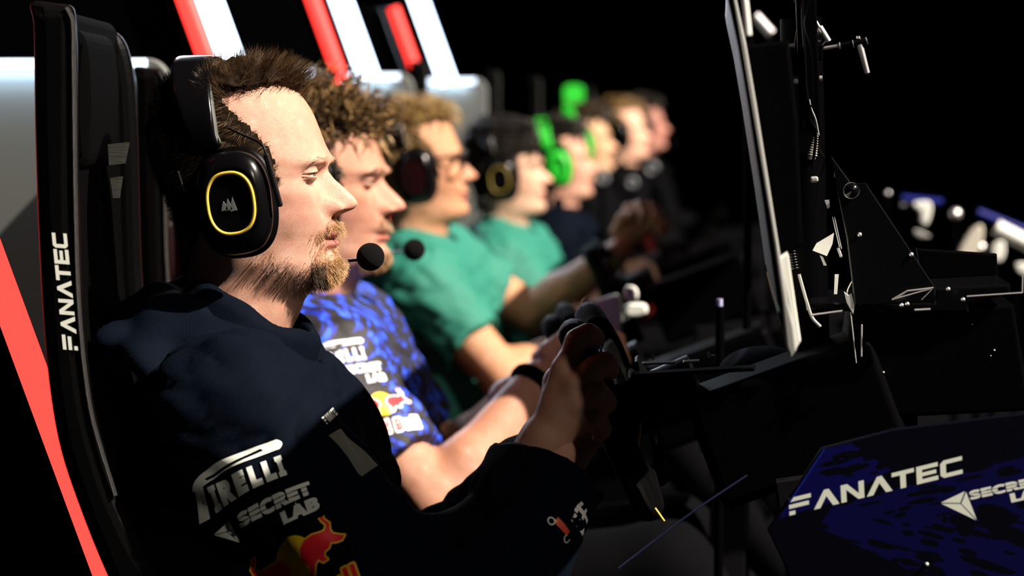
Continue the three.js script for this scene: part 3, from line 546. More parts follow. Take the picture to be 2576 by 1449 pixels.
  const tag = (pts, label, z, mat = M.white) => { const c = P(...pts[0], z); single('cable_tag', slab(pts.map(([a, b]) => { const p = P(a, b, z); return V(p.x - c.x, p.y - c.y, 0); }), 0.001, 0, 0), mat, label, 'tag', c, 'paper tags on the cables'); };
  tag([[2044, 630], [2054, 612], [2098, 586], [2094, 614], [2080, 644]], 'white folded paper tag under the bracket', 2.38); tag([[2062, 642], [2070, 646], [2080, 668], [2072, 668]], 'narrow white tag strip under the folded tag', 2.41); tag([[2100, 690], [2110, 690], [2106, 740], [2098, 740]], 'upright white tag strip beside the bent rod', 2.45);
  o = thing('slide_rail', 'thin steel slide rail slanting below the bracket', 'rail', P(2105, 600)); q = local(o);
  mesh('rail', merge([bar(q(2094, 545), q(2112, 622), 0.004, 2 * px), bar(q(2099, 545), q(2117, 626), 0.004, 2 * px)]), M.steel, o); mesh('rail_end', bar(q(2108, 622), q(2117, 648), 0.004, 8 * px), M.alu, o);
  single('hook_plate', slab([[2074, 504], [2086, 502], [2088, 520], [2082, 526]].map(([a, b]) => { const p = P(a, b), c = P(2080, 510); return V(p.x - c.x, p.y - c.y, 0); }), 0.002, 0, 0.0003), M.alu, 'small bent steel plate above the slide rail', 'plate', P(2080, 510));
  o = thing('bent_rod', 'bent steel rod with a clip hanging beside the gusset', 'rod', P(2140, 700)); q = local(o);
  mesh('rod', tube([[2138, 626], [2146, 660], [2154, 690], [2140, 715], [2132, 735], [2136, 760]].map(([a, b]) => q(a, b)), 2.2 * px, 40), M.steel, o); mesh('clip', slab([[2123, 733], [2134, 742], [2142, 738], [2150, 770], [2146, 790], [2130, 762]].map(([a, b]) => q(a, b)), 0.004, 0, 0.0006), M.alu, o);
  mesh('hanger', merge([bar(q(2140, 786), q(2154, 914), 0.003, 3 * px), bar(q(2168, 816), q(2167, 898), 0.003, 4 * px)]), M.alu, o);
  // the gusset plate, ball knob and shelf of the wheel stand
  o = thing('gusset_plate', 'large black triangular gusset plate right of the bracket', 'bracket', P(2220, 640)); q = local(o);
  mesh('plate', slab([[2090, 392], [2142, 462], [2178, 459], [2188, 476], [2352, 722], [2352, 760], [2150, 768], [2130, 600]].map(([a, b]) => q(a, b)), 0.006, 0, 0.0012), M.gloss, o);
  mesh('ball_knob', new THREE.SphereGeometry(19 * px, 32, 20).translate(q(2142, 478).x, q(2142, 478).y, 0.008), M.gloss, o); mesh('knob_ring', new THREE.TorusGeometry(19 * px, 1.4 * px, 8, 40).translate(q(2141, 479).x, q(2141, 479).y, 0.006), M.steel, o);
  for (const [a, b] of [[2162, 590], [2292, 640]]) mesh('screw_head', new THREE.SphereGeometry(6 * px, 16, 10).translate(q(a, b).x, q(a, b).y, 0.003), M.steel, o);
  mesh('wedge', merge([rod(q(2242, 752), q(2280, 730), 2.4 * px), rod(q(2280, 730), q(2346, 722), 2.4 * px), rod(q(2242, 752), q(2340, 724), 2.4 * px), rod(q(2346, 722), q(2316, 752), 1.4 * px)]).translate(0, 0, 0.012), M.steel, o);
  o = thing('wheel_stand', 'black wheel stand shelf with screws along the lower edge', 'stand', V(P(2300, 760).x, 0, -2.45)); q = (a, b, dd = 2.4) => P(a, b, dd).sub(o.position);
  mesh('shelf', slab([[2030, 768], [2350, 762], [2352, 726], [2544, 716], [2546, 740], [2440, 770], [2440, 790], [2030, 784]].map(([a, b]) => V(q(a, b).x, q(a, b).y, 0)), 0.2, -0.06, 0.003), M.gloss, o);
  for (const e of [[2035, 772, 2110, 762, 2.6], [2284, 760, 2322, 758, 3], [2410, 727, 2544, 718, 2], [2544, 718, 2545, 676, 1.2]]) mesh('shelf_edge', rod(q(e[0], e[1]), q(e[2], e[3]), e[4] * px).translate(0, 0, 0.1), M.steel, o);
  for (const [a, b] of [[2377, 720], [2414, 746], [2262, 760], [2276, 757]]) mesh('screw_head', new THREE.SphereGeometry(5.5 * px, 14, 10).translate(q(a, b).x, q(a, b).y, 0.09), M.steel, o);
  mesh('cabinet', slab([[2150, 784], [2556, 770], [2600, 1040], [2200, 1060], [2130, 920]].map(([a, b]) => V(q(a, b).x, q(a, b).y, 0)), 0.18, -0.06, 0.004), M.black, o);
  mesh('back_panel', slab([[2330, 646], [2544, 660], [2546, 720], [2345, 728]].map(([a, b]) => V(q(a, b).x, q(a, b).y, 0)), 0.02, -0.1, 0.002), M.black, o);
  mesh('leg', merge([bar(V(-0.02, 0.98, -0.06), V(-0.02, 0.02, -0.06), 0.06, 0.06), place(box(0.5, 0.03, 0.3), 0, 0.015, -0.06)]), M.black, o);
  for (const [a, b, r] of [[2225, 942, 3.5], [2506, 886, 3], [2497, 900, 2], [2236, 1112, 2.6], [2174, 1132, 2], [2450, 820, 1.6]]) mesh('rivet', new THREE.SphereGeometry(r * px, 12, 8).translate(q(a, b).x, q(a, b).y, 0.031), M.steel, o);
}
// ---------------------------------------------------------------- the printed side panel in the lower corner
{
  const d = 2.22, c = at(2280, 1290, d), L = (a, b) => { const p = at(a, b, d); return V(p.x - c.x, p.y - c.y, 0); };
  const x0 = 1930, y0 = 1030, w = 720, h = 500;
  const tex = canvasTexture(1440, 1000, (g) => {
    g.fillStyle = '#01010a'; g.fillRect(0, 0, 1440, 1000); g.scale(2, 2); g.translate(-x0, -y0);
    reseed(77);
    g.fillStyle = '#06063e'; poly(g, [[2070, 1130], [2140, 1112], [2240, 1180], [2110, 1260], [1960, 1310]]); g.fillStyle = '#050534'; poly(g, [[2100, 1270], [2650, 1120], [2650, 1540], [2300, 1440], [2060, 1330]]);
    g.fillStyle = '#010108'; for (let i = 0; i < 150; i++) { const x = rr(2060, 2640), y = rr(1110, 1520), l = rr(8, 38), k = rr(3, 9), t = -0.28 + 0.5 * (y > 1300 ? 1 : 0.1); g.save(); g.translate(x, y); g.rotate(t); g.beginPath(); g.ellipse(0, 0, l, k, 0, 0, 7); g.fill(); g.restore(); }
    for (const [x, y, a, b] of [[2420, 1310, 34, 18], [2505, 1290, 54, 22], [2540, 1340, 60, 20], [2480, 1420, 70, 12], [2340, 1400, 40, 8]]) { g.beginPath(); g.ellipse(x, y, a, b, 0.3, 0, 7); g.fill(); }
    const ink = '#c8d0c4';
    g.save(); g.translate(1988, 1302); g.rotate(-0.262); g.scale(430 / (WORDMARK_WIDE * 44), 1); wordmark(g, 0, 0, 44, ink); g.restore();
    g.save(); g.translate(2352, 1236); g.rotate(-0.22); shardMark(g, 4, 10, 84, ink); g.restore();
    g.save(); g.translate(2432, 1222); g.rotate(-0.24); const t = document.createElement('canvas'); t.width = 400; t.height = 160; labMark(t.getContext('2d'), 400, 160, ink, false); g.drawImage(t, 0, 0, 190, 66); g.restore();
  });
  const o = thing('printed_side_panel', 'dark blue printed side panel with pale lettering in the lower corner', 'panel', c);
  const geo = slab([[2066, 1126], [2250, 1078], [2640, 1030], [2640, 1500], [2010, 1500], [1930, 1330], [1962, 1284]].map(([a, b]) => L(a, b)), 0.008, 0, 0.0015), p = geo.attributes.position, uv = geo.attributes.uv, A = L(x0, y0), B = L(x0 + w, y0 + h);
  for (let i = 0; i < p.count; i++) uv.setXY(i, (p.getX(i) - A.x) / (B.x - A.x), 1 - (p.getY(i) - A.y) / (B.y - A.y));
  mesh('board', geo, new THREE.MeshPhysicalMaterial({ map: tex, roughness: 0.5, specularIntensity: 0.12 }), o);
  mesh('edge_strip', rod(L(1984, 1262).setZ(0.004), L(2072, 1128).setZ(0.004), 0.0012), M.blue, o);
  mesh('rivet', new THREE.SphereGeometry(0.0022, 14, 10).translate(L(2330, 1418).x, L(2330, 1418).y, 0.004), M.steel, o);
  mesh('support_frame', merge([bar(V(0.05, -0.1, -0.03), V(0.05, -c.y + 0.02, -0.03), 0.04, 0.04), place(box(0.4, 0.03, 0.3), 0.05, -c.y + 0.015, -0.03)]), M.black, o);
  // edges and fins of the pedal tray
  const S = (l, dd, o2) => l.map(([a, b]) => { const q = at(a, b, dd), k = at(...o2, dd); return V(q.x - k.x, q.y - k.y, 0); });
  single('blue_fin', slab(S([[2010, 936], [2048, 900], [2066, 899], [2024, 934]], 2.46, [2040, 915]), 0.03, 0, 0.001), M.blue, 'blue plastic fin below the monitor\'s foot', 'fin', at(2040, 915, 2.46));
  const f = thing('blue_pedal_fin', 'blue plastic fin with a white spot, low beside the panel', 'fin', at(1955, 1040, 2.46)); mesh('fin', slab(S([[1920, 1045], [1935, 1026], [1996, 1032], [1940, 1055]], 2.46, [1955, 1040]), 0.02, 0, 0.001), M.blue, f); mesh('white_spot', slab(S([[1957, 1028], [1976, 1033], [1970, 1040], [1962, 1037]], 2.46, [1955, 1040]), 0.002, 0.0112, 0), M.white, f);
  single('tray_edge', tube([[1912, 954], [1940, 952], [1966, 943], [2020, 938], [2040, 925], [2060, 905], [2090, 886]].map(([a, b]) => at(a, b, 2.44).sub(at(1966, 943, 2.44))), 0.001, 60), M.alu, 'thin bent metal edge under the monitor', 'edge', at(1966, 943, 2.44));
  single('side_cable', tube([[1556, 1430], [1640, 1366], [1740, 1290], [1880, 1196]].map(([a, b]) => at(a, b, 2.3).sub(at(1700, 1320, 2.3))), 0.0011, 60), stdMat([0.004, 0.009, 0.04], 0.5), 'thin blue piping along the edge of the rig beside the wheel', 'piping', at(1700, 1320, 2.3));
  const dome = new THREE.SphereGeometry(0.05, 32, 20, 0, Math.PI * 2, 0, Math.PI / 2); dome.scale(1, 0.55, 1.3); single('navy_cover', dome, M.navy, 'dark navy domed cover below the monitor', 'cover', at(1925, 935, 2.6));
}
// ---------------------------------------------------------------- steering wheels
function makeWheel(label, pos, o2 = {}) {               // local: y up along the wheel, z across, x away from the driver
  const o = thing('steering_wheel', label, 'steering wheel', pos, 'steering wheels along the row'); o.rotation.z = o2.tilt ?? 0.36;
  const pl = rounded([V(-0.085, -0.045, 0), V(-0.05, -0.06, 0), V(0.05, -0.06, 0), V(0.085, -0.045, 0), V(0.1, 0.03, 0), V(0.08, 0.068, 0), V(0.03, 0.075, 0), V(-0.03, 0.075, 0), V(-0.08, 0.068, 0), V(-0.1, 0.03, 0)], 4);
  const plate = slab(pl, 0.026, 0, 0.005).rotateY(Math.PI / 2); mesh('face_plate', plate, M.gloss, o);
  for (const s of [-1, 1]) mesh('grip', tube([V(0, 0.085, s * 0.08), V(-0.006, 0.1, s * 0.112), V(0, 0.06, s * 0.13), V(0, 0, s * 0.134), V(0.004, -0.06, s * 0.126), V(0.004, -0.085, s * 0.11), V(0.004, -0.06, s * 0.075)], 0.0155, 50, 14), o2.grip ?? M.leather, o);
  mesh('display', place(box(0.004, 0.045, 0.08, 0.002), -0.014, 0.035, 0), M.screen, o);
  for (let i = 0; i < 6; i++) { const b = mesh('button', new THREE.CylinderGeometry(0.006, 0.006, 0.008, 14).rotateZ(Math.PI / 2), [M.red, M.yellow, M.blue, M.white, M.green, M.grey][i], o); b.position.set(-0.016, i < 3 ? 0.02 - i * 0.025 : 0.02 - (i - 3) * 0.025, i < 3 ? 0.07 : -0.07); }
  for (const s of [-1, 1]) mesh('shift_paddle', slab(rounded([V(0.03, 0.035, 0), V(0.1, 0.04, 0), V(0.12, 0.01, 0), V(0.1, -0.03, 0), V(0.03, -0.02, 0)], 4).map((p) => V(p.x * s, p.y, 0)), 0.003, 0, 0.0005).rotateY(Math.PI / 2).translate(0.03, 0, 0), M.dark_metal, o);
  if (o2.marks) mesh('marker_strip', merge([rod(V(0.03, 0.0, 0.16), V(0.02, -0.02, 0.162), 0.0012), rod(V(0.012, -0.085, 0.14), V(0.016, -0.1, 0.14), 0.0012)]), M.yellow, o);
  mesh('hub', new THREE.CylinderGeometry(0.03, 0.034, 0.07, 24).rotateZ(Math.PI / 2).translate(0.05, 0, 0), M.dark_metal, o);
  return o;
}
function makeBase(label, pos) {
  const o = thing('drive_motor', label, 'motor', V(pos.x, 0, pos.z), 'wheel motors along the row'), y = pos.y;
  mesh('motor_housing', place(box(0.2, 0.12, 0.13, 0.012), 0.14, y - 0.02, 0, 0, 0, 0.36), M.black, o);
  mesh('mount_arm', merge([bar(V(0.12, y - 0.09, 0.08), V(0.42, y - 0.04, 0.08), 0.02, 0.03), bar(V(0.12, y - 0.09, -0.08), V(0.42, y - 0.04, -0.08), 0.02, 0.03), bar(V(0.16, y - 0.1, 0), V(0.16, 0.02, 0), 0.08, 0.05), place(box(0.6, 0.03, 0.4), 0.16, 0.015, 0)]), M.dark_metal, o);
  return o;
}
{
  const W1 = at(1562, 1040, 2.48); makeWheel('black steering wheel gripped by the near man', W1, { marks: true }); makeBase('black wheel base in front of the near man', W1.clone().add(V(0.04, 0.02, 0)));
  const W2 = at(1478, 965, 3.42); makeWheel('black steering wheel held by the curly-haired man', W2); makeBase('black wheel base in front of the curly-haired man', W2.clone().add(V(0.04, 0.02, 0)));
  const W3 = at(1545, 745, 4.76); makeWheel('black steering wheel held by the blond man', W3); makeBase('black wheel base in front of the blond man', W3.clone().add(V(0.04, 0.02, 0)));
  const W4 = at(1590, 690, 6.0); makeWheel('dark steering wheel in front of the dark-haired man in teal', W4); makeBase('wheel base in front of the dark-haired man in teal', W4.clone().add(V(0.04, 0.02, 0)));
  const W5 = at(1665, 680, 5.5); W5.z = -7.2; makeWheel('steering wheel with red grips in front of the man in navy', at(1660, 670, 7.2), { grip: M.red }); makeBase('wheel base behind the red-gripped wheel', at(1672, 660, 7.2));
  // small fittings on the near wheel base
  const c = at(1700, 908, 2.42), o = thing('fitting_rail', 'row of small metal clips on the near wheel base', 'fitting', c), q = (a, b) => at(a, b, 2.42).sub(c);
  mesh('rail', merge([bar(q(1590, 943), q(1900, 925), 0.03, 0.004)]), M.black, o);
  mesh('clip', bar(q(1616, 914), q(1698, 911), 0.02, 0.002), M.alu, o); mesh('clip', bar(q(1718, 910), q(1760, 908), 0.02, 0.002), M.alu, o); mesh('pin', rod(q(1643, 905), q(1643, 892), 0.0012), M.steel, o); mesh('pin', rod(q(1783, 900), q(1783, 886), 0.0014), M.steel, o);
  mesh('latch', slab([[1788, 893], [1799, 893], [1803, 908], [1792, 910]].map(([a, b]) => q(a, b)), 0.01, 0, 0.0005), M.alu, o);
  // white cover with red edge on the second wheel
  const k = at(1510, 790, 3.75), w = thing('wheel_cover', 'white cover with a red stripe between two steering wheels', 'cover', k), u = (a, b) => { const p = at(a, b, 3.75).sub(k); return V(p.x, p.y, 0); };
  mesh('cover', slab(rounded([u(1462, 800), u(1478, 764), u(1520, 748), u(1556, 742), u(1566, 800), u(1560, 838), u(1500, 828)], 4), 0.02, 0, 0.006), M.white, w); mesh('red_stripe', slab([u(1452, 800), u(1462, 802), u(1480, 764), u(1486, 740), u(1470, 760)], 0.018, 0, 0.003), M.red, w);
  mesh('ear', slab(rounded([u(1576, 720), u(1600, 724), u(1604, 750), u(1584, 758), u(1570, 742)], 4), 0.02, 0, 0.005), M.white, w); mesh('tab', slab(rounded([u(1570, 772), u(1622, 768), u(1626, 790), u(1580, 798)], 4), 0.02, -0.02, 0.004), M.white, w); mesh('mount', bar(u(1580, 800), u(1610, 860), 0.02, 0.02), M.black, w);
}
// ---------------------------------------------------------------- blurred equipment across the stage, each piece on a thin black pole
{
  const d = 5.4, grp = 'equipment across the stage';
  const stand = (name, geo, mat, label, cat, c, px = 0) => { const o = thing(name, label, cat, V(c.x, 0, c.z), grp); mesh('head', geo.translate(0, c.y, 0), mat, o); mesh('support_pole', merge([rod(V(px, 0.02, -0.012), V(px, c.y + 0.002, -0.012), 0.006), place(box(0.2, 0.02, 0.2), px, 0.01, -0.012)]), M.black, o); return o; };
  const sl = (pts, name, label, cat, mat, dd = d, th = 0.03) => { const c = at(...pts[0], dd); return stand(name, slab(rounded(pts.map(([a, b]) => { const p = at(a, b, dd); return V(p.x - c.x, p.y - c.y, 0); }), 4), th, 0, 0.004), mat, label, cat, c); };
  sl([[2296, 512], [2338, 508], [2342, 530], [2328, 566], [2316, 556], [2316, 536]], 'white_cowl', 'blurred white cowl in the dark right of the gusset plate', 'cowl', M.white);
  sl([[2410, 648], [2440, 582], [2468, 566], [2472, 590], [2450, 648]], 'pale_upright', 'blurred pale upright grip above the back panel', 'grip', stdMat([0.42, 0.4, 0.34], 0.6));
  sl([[2498, 616], [2522, 606], [2526, 634], [2516, 656], [2500, 654]], 'white_housing', 'small blurred white housing beside the slanting tube', 'housing', M.white);
  sl([[2556, 664], [2600, 668], [2600, 692], [2562, 684]], 'white_block', 'blurred white block at the picture\'s edge below the tube', 'block', M.white);
  const tubeFrom = (name, a, b, r, mat, label) => stand(name, rod(V(0, 0, 0), b.clone().sub(a), r), mat, label, 'tube', a);
  tubeFrom('slanting_tube', at(2506, 572, d), at(2640, 640, d), 0.017, M.white, 'blurred white slanting tube at the picture\'s edge');
  tubeFrom('blue_tube', at(2270, 500, d), at(2370, 510, d), 0.009, M.blue, 'blurred blue tube above the white cowl');
  tubeFrom('blue_tube', at(2460, 535, d + 0.1), at(2600, 590, d + 0.1), 0.01, M.blue, 'blurred blue tube above the slanting white tube');
  tubeFrom('upper_clamp', at(1940, 84, 4.6), at(1900, 40, 4.6), 0.009, M.alu, 'blurred pale clamp tube above the monitor\'s back');
  tubeFrom('white_pole', at(1884, 88, 3.4), at(1868, -60, 3.4), 0.004, M.white, 'thin white pole above the monitor\'s housing');
  tubeFrom('pale_lever', at(1811, 770, 3.0), at(1811, 752, 3.0), 0.0035, stdMat([0.3, 0.3, 0.5], 0.4), 'small pale lever in the dark between wheel and monitor');
  sl([[2300, 578], [2330, 588], [2338, 594], [2316, 598], [2300, 588]], 'grey_lever', 'blurred grey lever under the white cowl', 'lever', M.grey);
  const KN = ['blurred round chrome knob left of the white cowl', 'large blurred round knob in the dark', 'blurred chrome knob on the white housing', 'faint knob near the gusset\'s slope'];
  [[2273, 515, 0.006], [2404, 538, 0.012], [2468, 622, 0.01], [2234, 486, 0.005]].forEach(([x, y, r], i) => stand('round_knob', new THREE.SphereGeometry(r, 20, 14), M.steel, KN[i], 'knob', at(x, y, d)));
  const FN = ['dim round fitting below the fifth man\'s chin', 'dim ring fitting between the far wheels', 'dim grey ring under the far faces', 'dim grey ring beside the last man'];
  [[1515, 448, 0.014], [1590, 460, 0.012], [1595, 520, 0.013], [1640, 425, 0.016]].forEach(([x, y, r], i) => stand('ring_fitting', new THREE.TorusGeometry(r, r * 0.5, 12, 24), M.dim, FN[i], 'fitting', at(x, y, 6.6 + i * 0.3)));
}
// ---------------------------------------------------------------- headsets
const H1 = at(HX, HY, 2.48), hq = (px, py, d) => at(px, py, d).sub(H1);
function superPts(a, b, n, tilt, count = 64) { return Array.from({ length: count }, (_, i) => { const t = i / count * 2 * Math.PI, c = Math.cos(t), s = Math.sin(t), x = a * Math.sign(c) * Math.abs(c) ** (2 / n), y = b * Math.sign(s) * Math.abs(s) ** (2 / n); return V(x * Math.cos(tilt) - y * Math.sin(tilt), x * Math.sin(tilt) + y * Math.cos(tilt), 0); }); }
function loft(rings, closeEnds = true) {                // rings of equal count -> skin
  const n = rings[0].length, pos = [], idx = []; for (const r of rings) for (const p of r) pos.push(p.x, p.y, p.z);
  for (let j = 0; j < rings.length - 1; j++) for (let i = 0; i < n; i++) { const a = j * n + i, b = j * n + (i + 1) % n; idx.push(a, b, a + n, b, b + n, a + n); }
  if (closeEnds) for (const j of [0, rings.length - 1]) { const c = pos.length / 3, m = rings[j].reduce((s, p) => s.add(p), V(0, 0, 0)).divideScalar(n); pos.push(m.x, m.y, m.z); for (let i = 0; i < n; i++) { const a = j * n + i, b = j * n + (i + 1) % n; j ? idx.push(a, b, c) : idx.push(b, a, c); } }
  const g = new THREE.BufferGeometry(); g.setAttribute('position', new THREE.Float32BufferAttribute(pos, 3)); g.setIndex(idx); g.computeVertexNormals(); g.setAttribute('uv', new THREE.Float32BufferAttribute(new Float32Array(pos.length / 3 * 2), 2)); return g;
}
function makeHeadset(label, head, o = {}) {
  const g = thing('gaming_headset', label, 'headset', head.pos, 'headsets worn by the players'); g.rotation.set(0, head.yaw ?? 0, head.pitch ?? 0, 'YXZ'); g.scale.setScalar(head.scale ?? 1);
  const shell = o.shell ?? M.gloss, cc = hq(580, 512, 2.365), tilt = 0.13;
  for (const s of [1, -1]) {
    const ring = (a, b, z, n = 2.6) => superPts(a, b, n, tilt).map((p) => V(p.x + cc.x, p.y + cc.y, s * z));
    const cup = [[0.036, 0.05, 0.088], [0.0385, 0.0525, 0.094], [0.0385, 0.0525, 0.1], [0.0365, 0.0505, 0.106], [0.0325, 0.0455, 0.1115], [0.0285, 0.0365, 0.1145], [0.027, 0.0345, 0.1145], [0.0265, 0.034, 0.1135], [0.02, 0.028, 0.1135]].map(([a, b, z]) => ring(a, b, z)); if (s < 0) cup.forEach((r) => r.reverse());
    const c = mesh('ear_cup', loft(cup), shell, g);
    const cush = []; for (let i = 0; i <= 10; i++) { const t = i / 10 * Math.PI; cush.push(ring(0.034 + 0.0075 * Math.sin(t), 0.049 + 0.0075 * Math.sin(t), 0.078 + 0.012 * (1 - Math.cos(t)) / 2 * 1.0)); } if (s < 0) cush.forEach((r) => r.reverse());
    mesh('ear_cushion', loft(cush), o.cushion ?? M.leather, g);
    if (o.ring !== null) {
      const pts = superPts(0.0235, 0.0305, 2.45, tilt, 72).map((p) => V(p.x + cc.x, p.y + cc.y, s * 0.1147));
      mesh('accent_ring', new THREE.TubeGeometry(new THREE.CatmullRomCurve3(pts, true), 120, 0.0019, 8, true), o.ring ?? M.yellow, g);
    }
    if (o.detail) { // three curved sails on the cup
      const e = hq(576, 515, 2.365), fins = []; [[-16, 9, 24], [-5, 8, 32], [7, 10, 40]].forEach(([x, y, h], i) => { const k = 1 / 2545, p = [V(x - 4, -y - 8, 0), V(x + 14, -y - 4, 0), V(x + 10, -y + 6, 0), V(x + 1, -y + h * 0.75, 0), V(x - 2, -y + h * 0.4, 0)].map((q) => V(e.x + q.x * k, e.y + q.y * k, 0)); fins.push(slab(p, 0.0008, s * 0.1141, 0.0002)); });
      mesh('emblem', merge(fins), stdMat([0.09, 0.1, 0.1], 0.4), c);
    }
    const y0 = hq(668, 386, 2.375), y1 = hq(706, 520, 2.375); mesh('yoke', merge([bar(V(y0.x, y0.y, s * y0.z), V(y1.x, y1.y, s * y1.z), 0.006, 0.0055), tube([hq(574, 322, 2.39), hq(612, 340, 2.385), hq(652, 358, 2.378), hq(664, 372, 2.376), y0].map((p) => V(p.x, p.y, s * p.z)), 0.0012, 30)]), o.shell ?? M.dark_metal, g);
    const z0 = hq(447, 430, 2.385), z1 = hq(464, 486, 2.385); mesh('yoke', bar(V(z0.x, z0.y, s * z0.z), V(z1.x, z1.y, s * z1.z), 0.004, 0.003), o.shell ?? M.dark_metal, g);
  }
  // band over the crown
  const band = (w, t0, t1, dx) => { const rings = []; for (let i = 0; i <= 48; i++) { const f = (i / 48 * 2 - 1) * Math.PI / 2 * 1.12, c = Math.cos(f), s = Math.sin(f), px = lerp(500, 556, (1 - c) ** 1.0), y0 = hq(0, 330, 2.48).y, y = y0 + c * (hq(0, 160, 2.48).y - y0), x = hq(px, 250, 2.48).x + dx;
      const z = s * 0.088, nx = 0, ny = c, nz = s, l = Math.hypot(ny, nz); const W = w * lerp(0.62, 1, c > 0 ? c ** 0.6 : 0); const rg = []; for (let k = 0; k < 16; k++) { const a = k / 16 * 2 * Math.PI, u = Math.sign(Math.cos(a)) * Math.abs(Math.cos(a)) ** 0.5 * W, v = Math.sign(Math.sin(a)) * Math.abs(Math.sin(a)) ** 0.5; const th = lerp(t0, t1, (v + 1) / 2); rg.push(V(x + u, y + ny / l * th, z + nz / l * th)); } rings.push(rg); } return loft(rings); };
  mesh('headband', band(0.0215, 0.002, 0.008, 0), shell, g);
  mesh('headband_pad', band(0.0235, -0.01, 0.0035, 0), o.pad ?? M.grey_pad, g);
  // microphone on the far cup
  const ball = hq(932, 646, 2.52); mesh('microphone_boom', tube([V(cc.x + 0.01, cc.y - 0.045, -0.106), V(cc.x + 0.06, cc.y - 0.06, -0.1), V(ball.x - 0.045, ball.y - 0.006, -0.075), V(ball.x - 0.012, ball.y - 0.003, ball.z - 0.004), ball], 0.0018, 50), M.gloss, g);
  const mb = new THREE.SphereGeometry(0.0148, 40, 28); mesh('microphone', mb.translate(ball.x, ball.y, ball.z), M.foam, g);
  return g;
}
M.grey_pad = stdMat([0.05, 0.055, 0.05], 0.7);

// ---------------------------------------------------------------- people
function tint(geo, tone, seed = 0) { const p = geo.attributes.position, c = []; for (let i = 0; i < p.count; i++) { const x = p.getX(i), y = p.getY(i), z = p.getZ(i), m = 0.06 * noise(x * 50 + seed, y * 50, z * 50) + 0.04 * noise(x * 150, y * 150, z * 150); c.push(tone[0] * (1 + m * 0.4), tone[1] * (1 - m), tone[2] * (1 - m)); } geo.setAttribute('color', new THREE.Float32BufferAttribute(c, 3)); return geo; }
function joinIndexed(list) { return mergeGeometries(list); }
function hand(w, fwd, across, curl, k = 1) {            // capsules of a closed hand: wrist, way to the knuckles, way from index to little finger, way the fingers bend
  const P = [], kn = []; for (let i = 0; i < 4; i++) kn.push(w.clone().addScaledVector(fwd, (0.088 - 0.006 * Math.abs(i - 1.2)) * k).addScaledVector(across, (i - 1.5) * 0.019 * k));
  for (const q of kn) P.push([w.clone().addScaledVector(fwd, 0.012), q, 0.017 * k, 0.0115 * k]);
  P.push([w.clone().addScaledVector(fwd, -0.05), w, 0.025 * k, 0.022 * k]);
  kn.forEach((q, i) => { const l = [0.9, 1, 0.95, 0.75][i] * k, a = q.clone().addScaledVector(fwd, 0.022 * l).addScaledVector(curl, 0.03 * l), b = a.clone().addScaledVector(fwd, -0.012 * l).addScaledVector(curl, 0.022 * l), c = b.clone().addScaledVector(fwd, -0.018 * l).addScaledVector(curl, 0.004 * l); P.push([q, a, 0.0105 * k, 0.0092 * k], [a, b, 0.0092 * k, 0.0085 * k], [b, c, 0.0085 * k, 0.0075 * k]); });
  const t0 = w.clone().addScaledVector(fwd, 0.03).addScaledVector(across, -0.026), t1 = t0.clone().addScaledVector(fwd, 0.03).addScaledVector(across, -0.016).addScaledVector(curl, 0.018), t2 = t1.clone().addScaledVector(fwd, 0.018).addScaledVector(curl, 0.02); P.push([t0, t1, 0.0135 * k, 0.011 * k], [t1, t2, 0.0105 * k, 0.009 * k]);
  return P;
}
const n3 = (x, y, z) => V(x, y, z).normalize();
function torsoPrims(N, Pv, zc, w = 1) {
  const at2 = (t) => N.clone().lerp(Pv, t), c = (t, hw, r) => { const p = at2(t); return [V(p.x, p.y, p.z + hw * w), V(p.x, p.y, p.z - hw * w), r * w]; };
  return [c(0.2, 0.09, 0.1), c(0.34, 0.095, 0.112), c(0.52, 0.085, 0.117), c(0.72, 0.08, 0.122), c(0.98, 0.09, 0.128)];
}
